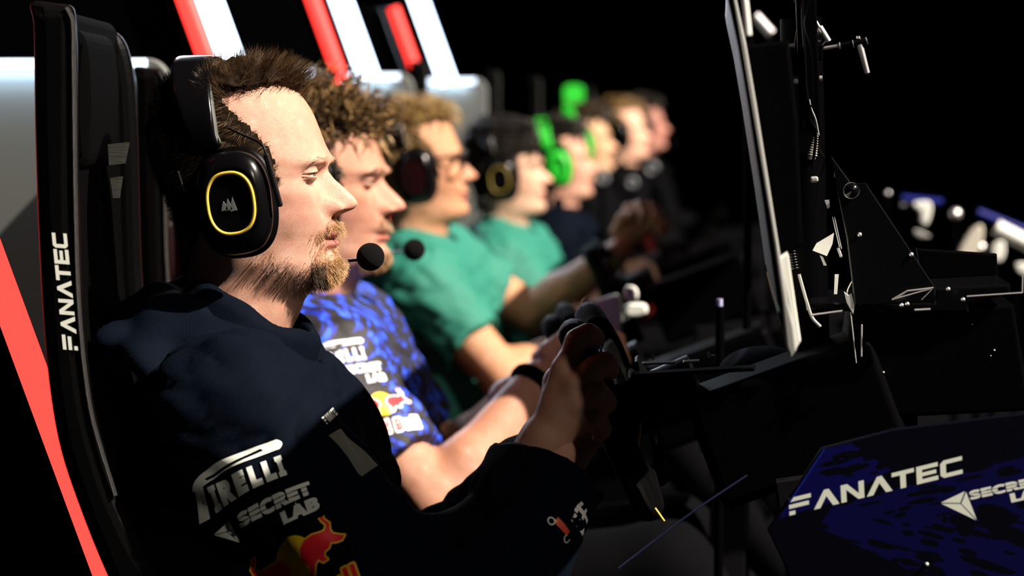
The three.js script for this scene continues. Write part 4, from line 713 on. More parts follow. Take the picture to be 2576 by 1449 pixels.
function makePerson(cfg) {
  const J = cfg.joints, o = thing('person', cfg.label, 'person', V(J.pelvis.x, 0, J.pelvis.z), cfg.group), off = o.position, sub = (g) => { g.translate(-off.x, -off.y, -off.z); return g; };
  const hd = cfg.head, HM = new THREE.Matrix4().compose(hd.pos, new THREE.Quaternion().setFromEuler(new THREE.Euler(0, hd.yaw ?? 0, hd.pitch ?? 0, 'YXZ')), V(1, 1, 1).multiplyScalar(hd.scale ?? 1));
  const toHead = (g) => { g.applyMatrix4(HM); return sub(g); };
  const fo = { tone: cfg.tone, seed: cfg.seed, ...(cfg.face ?? {}) }, q = cfg.quality;
  const k = cfg.build ?? 1;
  // arms and hands
  const arms = [];
  for (const s of ['R', 'L']) { const S = J['shoulder' + s], E = J['elbow' + s], W = J['wrist' + s]; if (!W) continue;
    const mid = E.clone().lerp(W, 0.3);
    arms.push([S, S.clone().lerp(E, 0.4), 0.052 * k, 0.05 * k], [S.clone().lerp(E, 0.4), E, 0.05 * k, 0.041 * k], [E, mid, 0.042 * k, 0.045 * k], [mid, W, 0.045 * k, 0.027 * k]); }
  let skins = [headGeometry(fo, q.nT, q.nR).applyMatrix4(HM)];
  { const core = torsoPrims(J.neck, J.pelvis, 0, cfg.wide ?? 1).map(([a, b, r]) => [a, b, r - 0.045]); core.push([hd.pos.clone().lerp(J.neck, 0.6), J.neck.clone().lerp(J.pelvis, 0.25), 0.04], [J.neck.clone().lerp(J.pelvis, 0.12), J.shoulderR, 0.03, 0.04], [J.neck.clone().lerp(J.pelvis, 0.12), J.shoulderL, 0.03, 0.04]); if (cfg.longSleeve) arms.forEach((c) => { c[2] -= 0.008; c[3] -= 0.006; }); const all = [...arms, ...core], f = field(all, 0.02), b = boundsOf(all, 0.02); skins.push(tint(nets(f, b.min, b.max, q.arm), cfg.tone, cfg.seed)); }
  if (!cfg.glove) for (const P of cfg.hands ?? []) { const f = field(P, 0.008), b = boundsOf(P, 0.01); skins.push(tint(nets(f, b.min, b.max, q.hand), cfg.tone, cfg.seed)); }
  const body = mesh('body', sub(joinIndexed(skins)), M.skin, o); body.userData.label = 'bare skin of head, neck and hands';
  if (cfg.glove) for (const P of cfg.hands) { const f = field(P, 0.008), b = boundsOf(P, 0.01); mesh('glove', sub(nets(f, b.min, b.max, q.hand)), cfg.glove, o); }
  // shirt
  const tp = torsoPrims(J.neck, J.pelvis, 0, cfg.wide ?? 1), zR = J.shoulderR, zL = J.shoulderL;
  tp.push([J.neck.clone().add(V(-0.02, -0.03, 0.03)), zR, 0.062 * k, 0.07 * k], [J.neck.clone().add(V(-0.02, -0.03, -0.03)), zL, 0.062 * k, 0.07 * k]);
  const torso = field(tp, 0.07), sleeves = ['R', 'L'].map((s) => { const S = J['shoulder' + s], E = J['elbow' + s], W = J['wrist' + s], ax = E.clone().sub(S).normalize(), hem = S.clone().lerp(E, cfg.hem ?? 0.62);
    if (cfg.longSleeve) { const r = cfg.sleeveR ?? [0.072, 0.06, 0.066, 0.058], ew = W ? W.clone().sub(E).normalize() : ax, end = W ? W.clone().addScaledVector(ew, -0.015) : E; const f = field([[S, E, r[0], r[1]], [E, end.clone().addScaledVector(ew, 0.04), r[2], r[3]]], 0.04); return (x, y, z) => { const d = f(x, y, z), e = (x - end.x) * ew.x + (y - end.y) * ew.y + (z - end.z) * ew.z; return smax(d, e, 0.008); }; }
    const f = field([[S, E.clone().lerp(S, 0.2), 0.07 * k, 0.066 * k]], 0.01); return (x, y, z) => smax(f(x, y, z), (x - hem.x) * ax.x + (y - hem.y) * ax.y + (z - hem.z) * ax.z, 0.006); });
  const fold = cfg.fold ?? 0.004, fs = cfg.seed ?? 0;
  const shirtF = (x, y, z) => { let d = torso(x, y, z); const a = sleeves[0](x, y, z), b = sleeves[1](x, y, z); d = smin(smin(d, a, 0.05), b, 0.05); if (Math.abs(d) < 0.03) { const r = noise(x * 9 + fs, y * 14 + x * 5, z * 9), r2 = noise(x * 22, y * 26 + fs, z * 22); d += fold * (1 - Math.abs(r) * 2.2) * 0.9 + fold * 0.5 * r2; } return d; };
  const ends = []; for (const s of ['R', 'L']) { ends.push([J['shoulder' + s], J['elbow' + s], 0.08, 0.07]); if (cfg.longSleeve && J['wrist' + s]) ends.push([J['elbow' + s], J['wrist' + s], 0.07, 0.06]); }
  const sb = boundsOf([...tp, ...ends], 0.02); sb.min.y = Math.max(sb.min.y, J.pelvis.y - 0.14);
  const shirt = mesh(cfg.shirtName ?? 'shirt', sub(nets(shirtF, sb.min, sb.max, q.shirt)), cfg.shirt, o); shirt.userData.label = cfg.shirtLabel;
  // trousers: seated legs reaching to the pedals
  if (cfg.legs !== false) { const hip = J.pelvis, L = []; for (const s of [1, -1]) { const h = hip.clone().add(V(0.02, -0.02, s * 0.09)), kn = hip.clone().add(V(0.43, 0.06, s * 0.12)), an = hip.clone().add(V(0.82, -(hip.y - 0.14), s * 0.1)), to = an.clone().add(V(0.17, 0.0, 0)); L.push([h, kn, 0.09, 0.062], [kn, an, 0.06, 0.042], [an.clone().add(V(-0.02, -0.07, 0)), to.clone().add(V(0, -0.08, 0)), 0.038, 0.032]); } L.push([hip.clone().add(V(0, -0.01, 0.07)), hip.clone().add(V(0, -0.01, -0.07)), 0.125]);
    const f = field(L, 0.03), b = boundsOf(L, 0.02); mesh('trousers', sub(nets(f, b.min, b.max, 0.02)), M.trousers, o); }
  // eyes, brows
  for (const s of [1, -1]) { const e = eyeball(o, s, fo, cfg.iris); const m = e.position.clone().applyMatrix4(HM).sub(off); e.position.copy(m); e.scale.setScalar(hd.scale ?? 1); e.rotation.set(0, hd.yaw ?? 0, hd.pitch ?? 0, 'YXZ'); }
  const S = headSurface(fo), hairsAt = (list) => toHead(strandGeometry(list));
  const put = (azPx, py, side) => { // point on the face at lateral distance az
    let lo = 0, hi = 1.5; for (let i = 0; i < 22; i++) { const m = (lo + hi) / 2; if (Math.abs(S(m, py)[2] / HU) < azPx) lo = m; else hi = m; } return headFrame(S, side * lo, py); };
  reseed(900 + (cfg.seed ?? 0));
  for (const s of [1, -1]) { const brows = []; for (let i = 0; i < (q.brows ?? 280) / 2; i++) { const u = rnd(), az = lerp(32, 114, u), py = 405 - 12 * Math.sin(u * 2.4) + 12 * u * u + rr(-7, 7) * (1 - 0.5 * u); const [p, n] = put(az, py, s); const d0 = n.clone().multiplyScalar(0.55).add(V(-0.25, 0.1, s * 1)).normalize(), d1 = n.clone().multiplyScalar(0.15).add(V(-0.45, -0.2, s)).normalize(); brows.push({ p, len: rr(0.004, 0.008), r: 0.0002 * (q.thick ?? 1), c: cfg.browCol ?? cfg.hairCol(), bend: (t) => d0.clone().lerp(d1, t).normalize() }); } mesh('eyebrow', hairsAt(brows), M.hair, o); }
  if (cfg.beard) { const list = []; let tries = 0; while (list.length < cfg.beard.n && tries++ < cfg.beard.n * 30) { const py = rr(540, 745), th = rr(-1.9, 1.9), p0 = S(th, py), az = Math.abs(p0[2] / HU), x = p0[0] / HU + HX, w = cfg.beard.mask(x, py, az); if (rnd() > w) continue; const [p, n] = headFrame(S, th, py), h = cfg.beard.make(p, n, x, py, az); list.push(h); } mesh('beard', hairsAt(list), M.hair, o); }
  // hair
  const mask = hairMask(cfg.hair), mat = hairMat(cfg.hair.mat);
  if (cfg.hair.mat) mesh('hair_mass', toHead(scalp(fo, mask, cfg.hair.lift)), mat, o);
  const list = sampleHair(fo, mask, cfg.hair.n, cfg.hair.make); mesh('hair', hairsAt(list), M.hair, o);
  return { o, shirtF, S, sub, off, HM, toHead };
}
const browns = (a, b) => () => { const t = rnd() ** 1.6; return [lerp(a[0], b[0], t), lerp(a[1], b[1], t), lerp(a[2], b[2], t)]; };
const FINE = { nT: 240, nR: 300, arm: 0.007, hand: 0.003, shirt: 0.008, brows: 64 }, MID = { nT: 150, nR: 190, arm: 0.008, hand: 0.004, shirt: 0.009, brows: 220 }, FAR = { nT: 100, nR: 120, arm: 0.012, hand: 0.006, shirt: 0.014, brows: 120, thick: 2 };
// a short cut: swept up at the front, close at the sides
const shortHair = (col, len = 1) => (p, n, th, py, m) => {
  const x = p.x / HU + HX, top = smooth(300, 215, py), frontness = smooth(560, 740, x);
  if (py < 330 && x > 450 && x < 545) return null; const back = smooth(540, 470, x), cl = noise(p.x * 55, p.y * 55, p.z * 55), cl2 = noise(p.x * 55 + 40, p.y * 55, p.z * 55);
  const d0 = n.clone().multiplyScalar(lerp(0.5, 0.95, top)).add(V(lerp(-0.5, 0.6 * frontness - 0.1, top), lerp(-0.45, 0.35, top), 0)).add(V(0.35 * cl, 0.2 * cl2, 0.35 * cl2)).add(V(rr(-0.14, 0.14), rr(-0.12, 0.12), rr(-0.14, 0.14))).normalize();
  const d1 = n.clone().multiplyScalar(lerp(0.1, 0.5, top)).add(V(lerp(-0.7, 0.65 * frontness - 0.1, top), lerp(-0.7, 0.3, top), 0)).add(V(0.7 * cl, 0.4 * cl2, 0.6 * cl2)).add(V(rr(-0.25, 0.25), rr(-0.2, 0.2), rr(-0.25, 0.25))).normalize();
  return { p, len: lerp(rr(0.009, 0.016), rr(0.014, 0.022) + 0.012 * frontness, top) * len * lerp(0.6, 1, m) * lerp(1, 0.55, back), r: rr(0.00013, 0.00022), c: col(x, py), bend: (t) => d0.clone().lerp(d1, t).normalize() };
};
const curlyHair = (col, len = 1, thick = 1) => (p, n, th, py, m) => {
  const top = smooth(330, 210, py), ph = rr(0, 6.3), om = rr(4, 9), a = V(n.z, 0.3, -n.x).normalize(), b = n.clone().cross(a), base = n.clone().multiplyScalar(lerp(0.35, 0.55, top)).add(V(lerp(-0.3, 0.35, top), lerp(-0.5, 0.1, top), 0)).normalize();
  return { p, len: lerp(rr(0.02, 0.035), rr(0.035, 0.06), top) * len, r: rr(0.0012, 0.0026) * thick, c: col(p.x / HU + HX, py), bend: (t) => base.clone().addScaledVector(a, 0.95 * Math.cos(ph + om * t)).addScaledVector(b, 0.95 * Math.sin(ph + om * t)).normalize() };
};
const flatHair = (col, len = 1, thick = 1, dirx = 0.6) => (p, n, th, py, m) => {
  const top = smooth(300, 200, py), d0 = n.clone().multiplyScalar(0.6).add(V(dirx * top - 0.2, lerp(-0.6, 0.3, top), 0)).add(V(rr(-0.2, 0.2), rr(-0.2, 0.2), rr(-0.2, 0.2))).normalize(), d1 = V(dirx * top - 0.2, lerp(-1, -0.35, top), n.z * 0.5).add(V(rr(-0.2, 0.2), rr(-0.2, 0.2), rr(-0.2, 0.2))).normalize();
  return { p, len: lerp(rr(0.015, 0.03), rr(0.035, 0.06), top) * len, r: rr(0.0008, 0.0016) * thick, c: col(p.x / HU + HX, py), bend: (t) => d0.clone().lerp(d1, t).normalize() };
};

// --- the near man
const FAIR = [0.44, 0.228, 0.158];
{
  const d = 2.48, head = { pos: H1 };
  const brown = browns([0.014, 0.008, 0.004], [0.12, 0.066, 0.027]), J = { neck: at(602, 925, d), pelvis: at(765, 1840, d), shoulderR: at(585, 1050, 2.30), shoulderL: at(520, 1050, 2.66), elbowR: at(1160, 1630, 2.24), elbowL: at(880, 1660, 2.70), wristR: at(1398, 1140, 2.33), wristL: at(1430, 1150, 2.62) };
  const h = (a, b, z = 2.325) => at(a, b, z), hp = [];
  const kn = [h(1420, 930, 2.33), h(1446, 968, 2.322), h(1456, 1014, 2.322), h(1450, 1062, 2.33)];
  kn.forEach((q, i) => hp.push([h(1368, 1110, 2.33), q, 0.018, 0.0125]));
  hp.push([h(1330, 1180, 2.33), h(1368, 1110, 2.33), 0.027, 0.024]);
  hp.push([kn[0], h(1452, 858, 2.332), 0.0115, 0.0105], [h(1452, 858, 2.332), h(1480, 842, 2.336), 0.0105, 0.0095], [h(1480, 842, 2.336), h(1500, 850, 2.342), 0.0095, 0.0085]);
  hp.push([kn[1], h(1496, 926, 2.318), 0.0112, 0.0105], [h(1496, 926, 2.318), h(1526, 914, 2.322), 0.0105, 0.0095], [h(1526, 914, 2.322), h(1536, 934, 2.34), 0.0095, 0.0085]);
  hp.push([kn[2], h(1502, 990, 2.316), 0.011, 0.01], [h(1502, 990, 2.316), h(1524, 1012, 2.322), 0.0098, 0.009], [h(1524, 1012, 2.322), h(1520, 1032, 2.34), 0.009, 0.008]);
  hp.push([kn[3], h(1494, 1054, 2.318), 0.0098, 0.009], [h(1494, 1054, 2.318), h(1514, 1080, 2.324), 0.0088, 0.008], [h(1514, 1080, 2.324), h(1508, 1100, 2.342), 0.008, 0.0072]);
  hp.push([h(1385, 1040, 2.345), h(1400, 960, 2.37), 0.0145, 0.0125], [h(1400, 960, 2.37), h(1432, 900, 2.385), 0.0118, 0.01], [h(1432, 900, 2.385), h(1466, 872, 2.385), 0.0098, 0.0085]);
  const left = hand(J.wristL, n3(0.5, 0.85, 0.1), n3(0.85, -0.5, 0), n3(0.6, -0.2, 0.7));
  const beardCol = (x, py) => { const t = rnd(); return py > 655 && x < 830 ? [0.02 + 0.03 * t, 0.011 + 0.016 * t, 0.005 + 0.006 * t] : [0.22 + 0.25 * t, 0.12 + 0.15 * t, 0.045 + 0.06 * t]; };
  const man = makePerson({ label: 'man in dark navy jacket with short hair and goatee, nearest the camera', seed: 3, joints: J, head, tone: FAIR, quality: FINE, face: { eyeOpen: 0.72 }, longSleeve: true, hands: [hp, left], shirt: M.navy, shirtName: 'jacket', shirtLabel: 'dark navy zip jacket', iris: [0.12, 0.15, 0.12], fold: 0.0035, browCol: [0.42, 0.25, 0.15],
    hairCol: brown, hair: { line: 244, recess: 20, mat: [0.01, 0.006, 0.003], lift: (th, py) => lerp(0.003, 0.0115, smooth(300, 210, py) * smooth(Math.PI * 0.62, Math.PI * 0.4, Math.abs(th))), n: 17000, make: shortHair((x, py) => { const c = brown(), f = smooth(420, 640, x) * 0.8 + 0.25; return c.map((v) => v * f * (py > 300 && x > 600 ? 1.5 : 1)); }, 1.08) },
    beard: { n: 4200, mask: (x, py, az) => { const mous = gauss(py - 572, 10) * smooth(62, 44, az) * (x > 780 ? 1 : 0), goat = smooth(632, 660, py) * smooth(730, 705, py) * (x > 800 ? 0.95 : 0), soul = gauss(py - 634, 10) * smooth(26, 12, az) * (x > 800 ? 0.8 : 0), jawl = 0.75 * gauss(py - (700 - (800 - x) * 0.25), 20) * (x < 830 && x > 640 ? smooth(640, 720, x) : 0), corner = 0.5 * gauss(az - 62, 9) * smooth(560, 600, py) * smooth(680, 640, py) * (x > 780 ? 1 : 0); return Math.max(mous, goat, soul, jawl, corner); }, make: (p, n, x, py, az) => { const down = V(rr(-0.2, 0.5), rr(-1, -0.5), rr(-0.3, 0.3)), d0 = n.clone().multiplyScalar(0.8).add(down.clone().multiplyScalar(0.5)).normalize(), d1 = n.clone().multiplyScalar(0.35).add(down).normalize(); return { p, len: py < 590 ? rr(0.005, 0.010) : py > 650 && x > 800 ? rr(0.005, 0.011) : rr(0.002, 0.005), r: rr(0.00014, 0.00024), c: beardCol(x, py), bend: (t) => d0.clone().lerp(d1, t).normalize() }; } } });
  // collar and hood of the jacket
  const ringField = (c, e1, up, a, b, hh, th, wob) => { const e3 = e1.clone().cross(up); return (x, y, z) => { const X = x - c.x, Y = y - c.y, Z = z - c.z, u = X * e1.x + Y * e1.y + Z * e1.z, v = X * up.x + Y * up.y + Z * up.z, w = X * e3.x + Y * e3.y + Z * e3.z; const flare = 1 - 0.25 * v / Math.max(hh, 0.02) * 0.4, r = Math.hypot(u / (a * flare), w / (b * flare)), dr = (r - 1) * Math.min(a, b); return Math.hypot(Math.max(Math.abs(v) - hh, 0), dr) - th * (1 + wob * noise(x * 14, y * 14, z * 14)); }; };
  const tilt = 0.5, e1 = V(Math.cos(tilt), -Math.sin(tilt), 0), up = V(Math.sin(tilt), Math.cos(tilt), 0), cA = at(618, 838, d), cB = at(596, 895, d);
  const fa = ringField(cA, e1, up, 0.074, 0.08, 0.026, 0.011, 0.35), ba = new THREE.Box3(cA.clone().addScalar(-0.13), cA.clone().addScalar(0.13));
  mesh('collar', man.sub(nets(fa, ba.min, ba.max, 0.004)), M.navy, man.o);
  const fb = ringField(cB, e1, up, 0.1, 0.122, 0.014, 0.026, 0.45), bb = new THREE.Box3(cB.clone().addScalar(-0.19), cB.clone().addScalar(0.19));
  mesh('hood', man.sub(nets(fb, bb.min, bb.max, 0.006)), M.navy, man.o);
  // prints on the sleeve
  const ax = J.elbowR.clone().sub(J.shoulderR).normalize(), nn = V(0.42, 0.05, 0.9); nn.addScaledVector(ax, -nn.dot(ax)).normalize(); const uu = ax.clone().negate().cross(nn).normalize(); uu.set(0.92, 0.4, 0).addScaledVector(nn, -V(0.92, 0.4, 0).dot(nn)).normalize(); const vv = nn.clone().cross(uu).normalize();
  const decal = (name, px, py, z, w, hgt, mat, u = uu, v = vv, n = nn, c = null) => { const g = patch(man.shirtF, c ?? at(px, py, z), u, v, n, w, hgt); return mesh(name, man.sub(g), mat, man.o); };
  const white = '#c9d0c8';
  decal('sleeve_print', 606, 1212, 2.24, 0.105, 0.04, printMat(1024, 384, (g, w, hh) => tyreMark(g, w, hh, white)));
  decal('sleeve_print', 668, 1312, 2.24, 0.105, 0.036, printMat(1024, 352, (g, w, hh) => labMark(g, w, hh, white)));
  decal('sleeve_print', 762, 1440, 2.22, 0.105, 0.074, printMat(1024, 720, (g, w, hh) => drinkMark(g, w, hh, '#d9a520', '#d8bb18')));
  const stick = (name, px, py, w, hgt, mat, lean) => { const [p, n] = surfaceAt(man.shirtF, px, py, 2.1, 2.8), u = px < 1000 ? V(0.5, lean, -0.75) : V(0.9, lean, 0); u.addScaledVector(n, -u.dot(n)).normalize(); return decal(name, 0, 0, 0, w, hgt, mat, u, n.clone().cross(u).normalize(), n, p); };
  stick('chest_print', 830, 1046, 0.05, 0.0125, printMat(1024, 192, (g) => wordmark(g, 20, 160, 128, '#e4e8e4')), 0.45);
  stick('chest_patch', 886, 1136, 0.032, 0.05, M.silver, 0.35);
  stick('cuff_print', 1462, 1306, 0.024, 0.03, printMat(256, 320, (g, w, hh) => { g.fillStyle = '#d6d6d6'; for (const [a, b, c, e] of [[10, 30, 110, 70], [10, 30, 50, 300], [10, 250, 110, 300], [70, 130, 110, 300], [130, 20, 250, 70], [170, 20, 215, 300], [130, 140, 250, 185]]) g.fillRect(a, b, c - a, e - b); }), 0.45);
  stick('cuff_print', 1410, 1330, 0.02, 0.034, printMat(256, 400, (g) => { g.strokeStyle = '#bdbdbd'; g.lineWidth = 16; g.beginPath(); g.arc(70, 70, 40, 0, 7); g.stroke(); g.beginPath(); g.arc(150, 340, 42, 0.6, 5.2); g.stroke(); g.fillStyle = '#c03a1c'; poly(g, [[90, 110], [170, 70], [200, 170], [220, 290], [150, 300], [120, 200]]); g.fillStyle = '#d9a520'; poly(g, [[100, 100], [130, 70], [140, 120]]); }), 0.45);
  makeHeadset('black headset with yellow ring worn by the near man', head, { detail: true });
}
// --- the curly-haired man in the patterned polo
const camo = (() => { // black cloth with broken blue strokes
  const n = 768, a = new Uint8Array(n * n * 4), rot = (u, v) => [u * 0.8 + v * 0.6, -u * 0.6 + v * 0.8];
  for (let j = 0; j < n; j++) for (let i = 0; i < n; i++) { const u = i / n, v = j / n, big = tiled(0.9, 0.9, u, v, 4), w = tiled(3.2, 3.2, u, v, 7) + 0.55 * tiled(7, 7, u, v, 2) + 0.3 * tiled(15, 15, u, v, 6) + 0.5 * big, k = (j * n + i) * 4; const t = smooth(0.2, 0.27, w), h = smooth(0.55, 0.7, w); a[k] = lerp(2, lerp(10, 30, h), t); a[k + 1] = lerp(3, lerp(32, 80, h), t); a[k + 2] = lerp(8, lerp(150, 220, h), t); a[k + 3] = 255; }
  const t = new THREE.DataTexture(a, n, n); t.colorSpace = THREE.SRGBColorSpace; t.magFilter = THREE.LinearFilter; t.minFilter = THREE.LinearMipmapLinearFilter; t.needsUpdate = true; return t; })();
camo.wrapS = camo.wrapT = THREE.RepeatWrapping; camo.repeat.set(2.2, 3.0);
{
  const d = 3.4, head = { pos: at(776, 474, d), scale: 1.09, pitch: -0.05, yaw: -0.05 };
  const J = { neck: at(800, 800, d), pelvis: at(930, 1480, d), shoulderR: at(820, 935, 3.2), shoulderL: at(885, 850, 3.62), elbowR: at(1105, 1285, 3.14), elbowL: at(1130, 1190, 3.72), wristR: at(1352, 955, 3.26), wristL: at(1350, 950, 3.58) };
  const brown = browns([0.03, 0.018, 0.008], [0.4, 0.25, 0.1]);
  const polo = new THREE.MeshPhysicalMaterial({ map: camo, roughness: 0.7, bumpMap: rep(weaveTex, 12), bumpScale: 0.0004 });
  const man = makePerson({ label: 'curly-haired man in black and blue patterned polo shirt', seed: 11, joints: J, head, tone: [0.4, 0.185, 0.115], quality: MID, face: { nose: 1.02, brow: 1.6, eyeOpen: 0.8, jaw: 1.04 }, hands: [hand(J.wristR, n3(0.85, 0.5, 0), n3(0.5, -0.85, 0.1), n3(0.6, -0.3, -0.7)), hand(J.wristL, n3(0.85, 0.5, 0), n3(0.8, -0.55, 0.1), n3(0.6, -0.3, 0.7))], shirt: polo, shirtName: 'polo_shirt', shirtLabel: 'black polo shirt with blue pattern', hem: 0.68, fold: 0.004, iris: [0.13, 0.15, 0.1], browCol: [0.05, 0.028, 0.014],
    hairCol: brown, hair: { line: 296, recess: 8, mat: [0.018, 0.011, 0.005], lift: (th, py) => lerp(0.006, 0.016, smooth(330, 220, py)), n: 1500, make: curlyHair(brown, 1.25, 1.0) },
    beard: { n: 900, mask: (x, py, az) => Math.max(gauss(py - 570, 9) * smooth(62, 44, az) * (x > 780 ? 0.8 : 0), smooth(640, 665, py) * smooth(735, 705, py) * (x > 780 ? 0.5 : 0)), make: (p, n) => { const dd = n.clone().multiplyScalar(0.5).add(V(rr(0, 0.4), -0.8, rr(-0.2, 0.2))).normalize(); return { p, len: rr(0.004, 0.008), r: 0.0004, c: [0.22, 0.12, 0.045], bend: () => dd.clone() }; } } });
  const tilt = 0.5, e1 = V(Math.cos(tilt), -Math.sin(tilt), 0), up = V(Math.sin(tilt), Math.cos(tilt), 0), c = at(805, 778, d), e3 = e1.clone().cross(up);
  const f = (x, y, z) => { const X = x - c.x, Y = y - c.y, Z = z - c.z, u = X * e1.x + Y * e1.y, v = X * up.x + Y * up.y, w = X * e3.x + Y * e3.y + Z * e3.z, fl = 1 - v * 4; return Math.hypot(Math.max(Math.abs(v) - 0.022, 0), (Math.hypot(u / (0.088 * fl), w / (0.09 * fl)) - 1) * 0.088) - 0.007; };
  mesh('collar', man.sub(nets(f, c.clone().addScalar(-0.14), c.clone().addScalar(0.14), 0.005)), M.navy, man.o);
  const ax = J.elbowR.clone().sub(J.shoulderR).normalize(), nn = V(0.5, 0.15, 0.85); nn.addScaledVector(ax, -nn.dot(ax)).normalize(); const uu = ax.clone().negate().cross(nn).normalize(); uu.set(0.92, 0.4, 0).addScaledVector(nn, -V(0.92, 0.4, 0).dot(nn)).normalize(); const vv = nn.clone().cross(uu).normalize();
  const decal = (px, py, w, h, mat) => mesh('sleeve_print', man.sub(patch(man.shirtF, at(px, py, 3.16), uu, vv, nn, w, h)), mat, man.o);
  decal(846, 912, 0.085, 0.036, printMat(1024, 400, (g, w, h) => tyreMark(g, w, h, '#cdd2d8')));
  decal(890, 966, 0.08, 0.036, printMat(1024, 400, (g, w, h) => labMark(g, w, h, '#cdd2d8')));
  decal(965, 1068, 0.085, 0.066, printMat(1024, 800, (g, w, h) => drinkMark(g, w, h, '#f4f4f4')));
  makeHeadset('black headset on the curly-haired man, mostly hidden', head, { ring: null });
  const wb = new THREE.TorusGeometry(0.03, 0.007, 10, 30); wb.scale(1, 1, 1.8); const w = single('wrist_band', wb, M.rubber, 'black watch band on the curly-haired man\'s wrist', 'watch', J.wristR.clone().add(V(-0.004, -0.008, 0)));
  w.quaternion.setFromUnitVectors(V(0, 0, 1), J.wristR.clone().sub(J.elbowR).normalize());
}
// --- the blond man with glasses in teal
{
  const d = 4.75, head = { pos: at(1036, 424, d), pitch: 0.02, yaw: 0.0 };
  const J = { neck: at(1045, 625, d), pelvis: at(1130, 1130, d), shoulderR: at(1060, 722, 4.55), shoulderL: at(1120, 665, 4.95), elbowR: at(1275, 958, 4.5), elbowL: at(1345, 790, 5.0), wristR: at(1390, 880, 4.62), wristL: at(1560, 630, 4.9) };
  const blond = browns([0.1, 0.06, 0.02], [0.5, 0.34, 0.12]);
  makePerson({ label: 'blond man with glasses in teal t-shirt', seed: 23, joints: J, head, tone: [0.44, 0.21, 0.11], quality: MID, face: {}, hands: [hand(J.wristR, n3(0.7, 0.6, 0), n3(0.6, -0.75, 0), n3(0.6, -0.2, -0.7)), hand(J.wristL, n3(0.5, 0.85, 0), n3(0.85, -0.5, 0), n3(0.6, -0.3, 0.7))], shirt: M.teal, shirtName: 't_shirt', shirtLabel: 'teal t-shirt', hem: 0.6, fold: 0.0035, hairCol: blond, browCol: [0.12, 0.07, 0.03],
    hair: { line: 262, recess: 8, mat: [0.09, 0.055, 0.02], lift: (th, py) => lerp(0.006, 0.018, smooth(330, 220, py)), n: 1200, make: flatHair(blond, 1, 1.3, 0.5) } });
  makeHeadset('black headset on the blond man', head, { ring: null });
  const g = thing('glasses', 'dark-rimmed glasses on the blond man', 'glasses', head.pos); g.rotation.set(0, head.yaw, head.pitch, 'YXZ');
  const ex = (848 - HX) * HU, ey = (HY - 437) * HU; for (const s of [1, -1]) { const r = new THREE.TubeGeometry(new THREE.CatmullRomCurve3(superPts(0.026, 0.019, 3, 0, 40).map((p) => V(ex - Math.abs(p.x) * 0.1, ey + p.y, s * 0.033 + p.x)), true), 60, 0.0026, 8, true); mesh('rim', r, M.gloss, g); mesh('temple', rod(V(ex - 0.006, ey + 0.008, s * 0.06), V(ex - 0.11, ey + 0.006, s * 0.079), 0.0026), M.gloss, g); }
  mesh('bridge', rod(V(ex, ey + 0.006, 0.009), V(ex, ey + 0.006, -0.009), 0.002), M.gloss, g);
}
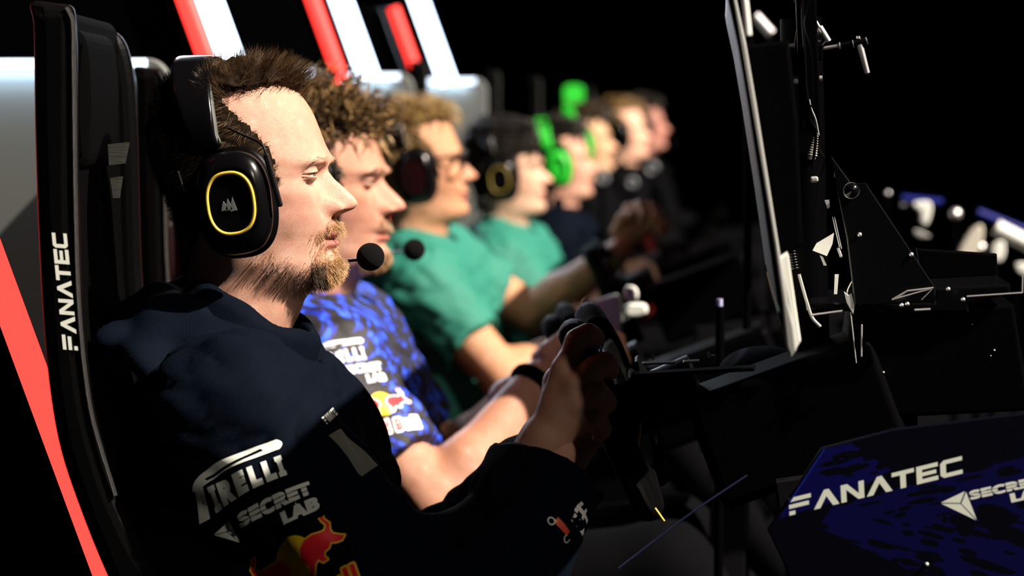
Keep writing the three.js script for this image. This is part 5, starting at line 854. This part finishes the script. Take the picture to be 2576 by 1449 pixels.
// --- the dark-haired man in teal
{
  const d = 6.0, head = { pos: at(1262, 436, d), yaw: -0.12 };
  const J = { neck: at(1262, 590, d), pelvis: at(1340, 1000, d), shoulderR: at(1262, 668, 5.8), shoulderL: at(1320, 640, 6.2), elbowR: at(1400, 812, 5.76), elbowL: at(1440, 790, 6.26), wristR: at(1535, 745, 5.86), wristL: at(1560, 735, 6.14) };
  const dark = browns([0.004, 0.003, 0.003], [0.015, 0.011, 0.008]);
  makePerson({ label: 'dark-haired man in teal shirt, fourth along the row', seed: 31, joints: J, head, tone: [0.52, 0.31, 0.21], quality: FAR, shirt: M.teal, shirtName: 'hooded_shirt', shirtLabel: 'teal shirt', hem: 0.8, fold: 0.004, hairCol: dark, hands: [hand(J.wristR, n3(0.7, 0.6, 0), n3(0.6, -0.75, 0), n3(0.6, -0.2, -0.7)), hand(J.wristL, n3(0.7, 0.6, 0), n3(0.6, -0.75, 0), n3(0.6, -0.2, 0.7))],
    hair: { line: 350, recess: 0, mat: [0.006, 0.005, 0.004], lift: (th, py) => 0.014, n: 900, make: flatHair(dark, 0.9, 2, 0.7) } });
  makeHeadset('black headset with yellow ring on the dark-haired man in teal', head, { ring: M.olive });
}
// --- the men further along
[
  { label: 'man in navy shirt with green headset, fifth along the row', px: 1397, py: 412, d: 7.2, tone: [0.5, 0.26, 0.18], shirt: M.navy, hair: [0.006, 0.005, 0.004], hs: 'green headset on the man in navy', green: true, yaw: -0.05 },
  { label: 'blurred man in dark shirt, sixth along the row', px: 1462, py: 360, d: 8.4, tone: [0.5, 0.3, 0.17], shirt: M.trousers, hair: [0.02, 0.014, 0.008], hs: 'green headset on the sixth man', green: true, yaw: -0.1 },
  { label: 'blurred man with brown fringe, seventh along the row', px: 1560, py: 335, d: 9.6, tone: [0.62, 0.36, 0.25], shirt: M.trousers, hair: [0.12, 0.075, 0.03], hs: 'dark headset on the seventh man', yaw: -0.2 },
  { label: 'blurred man at the far end of the row', px: 1612, py: 318, d: 10.8, tone: [0.45, 0.2, 0.15], shirt: M.trousers, hair: [0.01, 0.008, 0.006], hs: 'dark headset on the last man', yaw: 0 },
].forEach((c, i) => {
  const k = 1 / c.d, P = (dx, dy, z = 0) => at(c.px + dx * 2.48 / c.d, c.py + dy * 2.48 / c.d, c.d + z), head = { pos: at(c.px, c.py, c.d), yaw: c.yaw };
  const J = { neck: P(30, 400), pelvis: P(220, 1380), shoulderR: P(10, 570, -0.19), shoulderL: P(60, 560, 0.19), elbowR: P(300, 1060, -0.22), elbowL: P(320, 1050, 0.22), wristR: P(640, 1060, -0.14), wristL: P(650, 1050, 0.14) };
  const dark = browns(c.hair, c.hair.map((v) => v * 2.2));
  makePerson({ label: c.label, seed: 50 + i * 7, joints: J, head, tone: c.tone, quality: FAR, shirt: c.shirt, shirtLabel: 'dark shirt', glove: i ? M.rubber : M.red, longSleeve: true, sleeveR: [0.068, 0.058, 0.055, 0.045], fold: 0.005, hairCol: dark, hands: [hand(J.wristR, n3(0.7, 0.6, 0), n3(0.6, -0.75, 0), n3(0.6, -0.2, -0.7)), hand(J.wristL, n3(0.7, 0.6, 0), n3(0.6, -0.75, 0), n3(0.6, -0.2, 0.7))],
    hair: { line: i === 2 ? 250 : 280, recess: 0, mat: c.hair, lift: () => 0.013, n: 600, make: flatHair(dark, 0.9, 2.4, 0.6) } });
  makeHeadset(c.hs, head, c.green ? { shell: M.green, ring: M.black, pad: M.green } : { ring: null });
});
renderer.render(scene, camera);
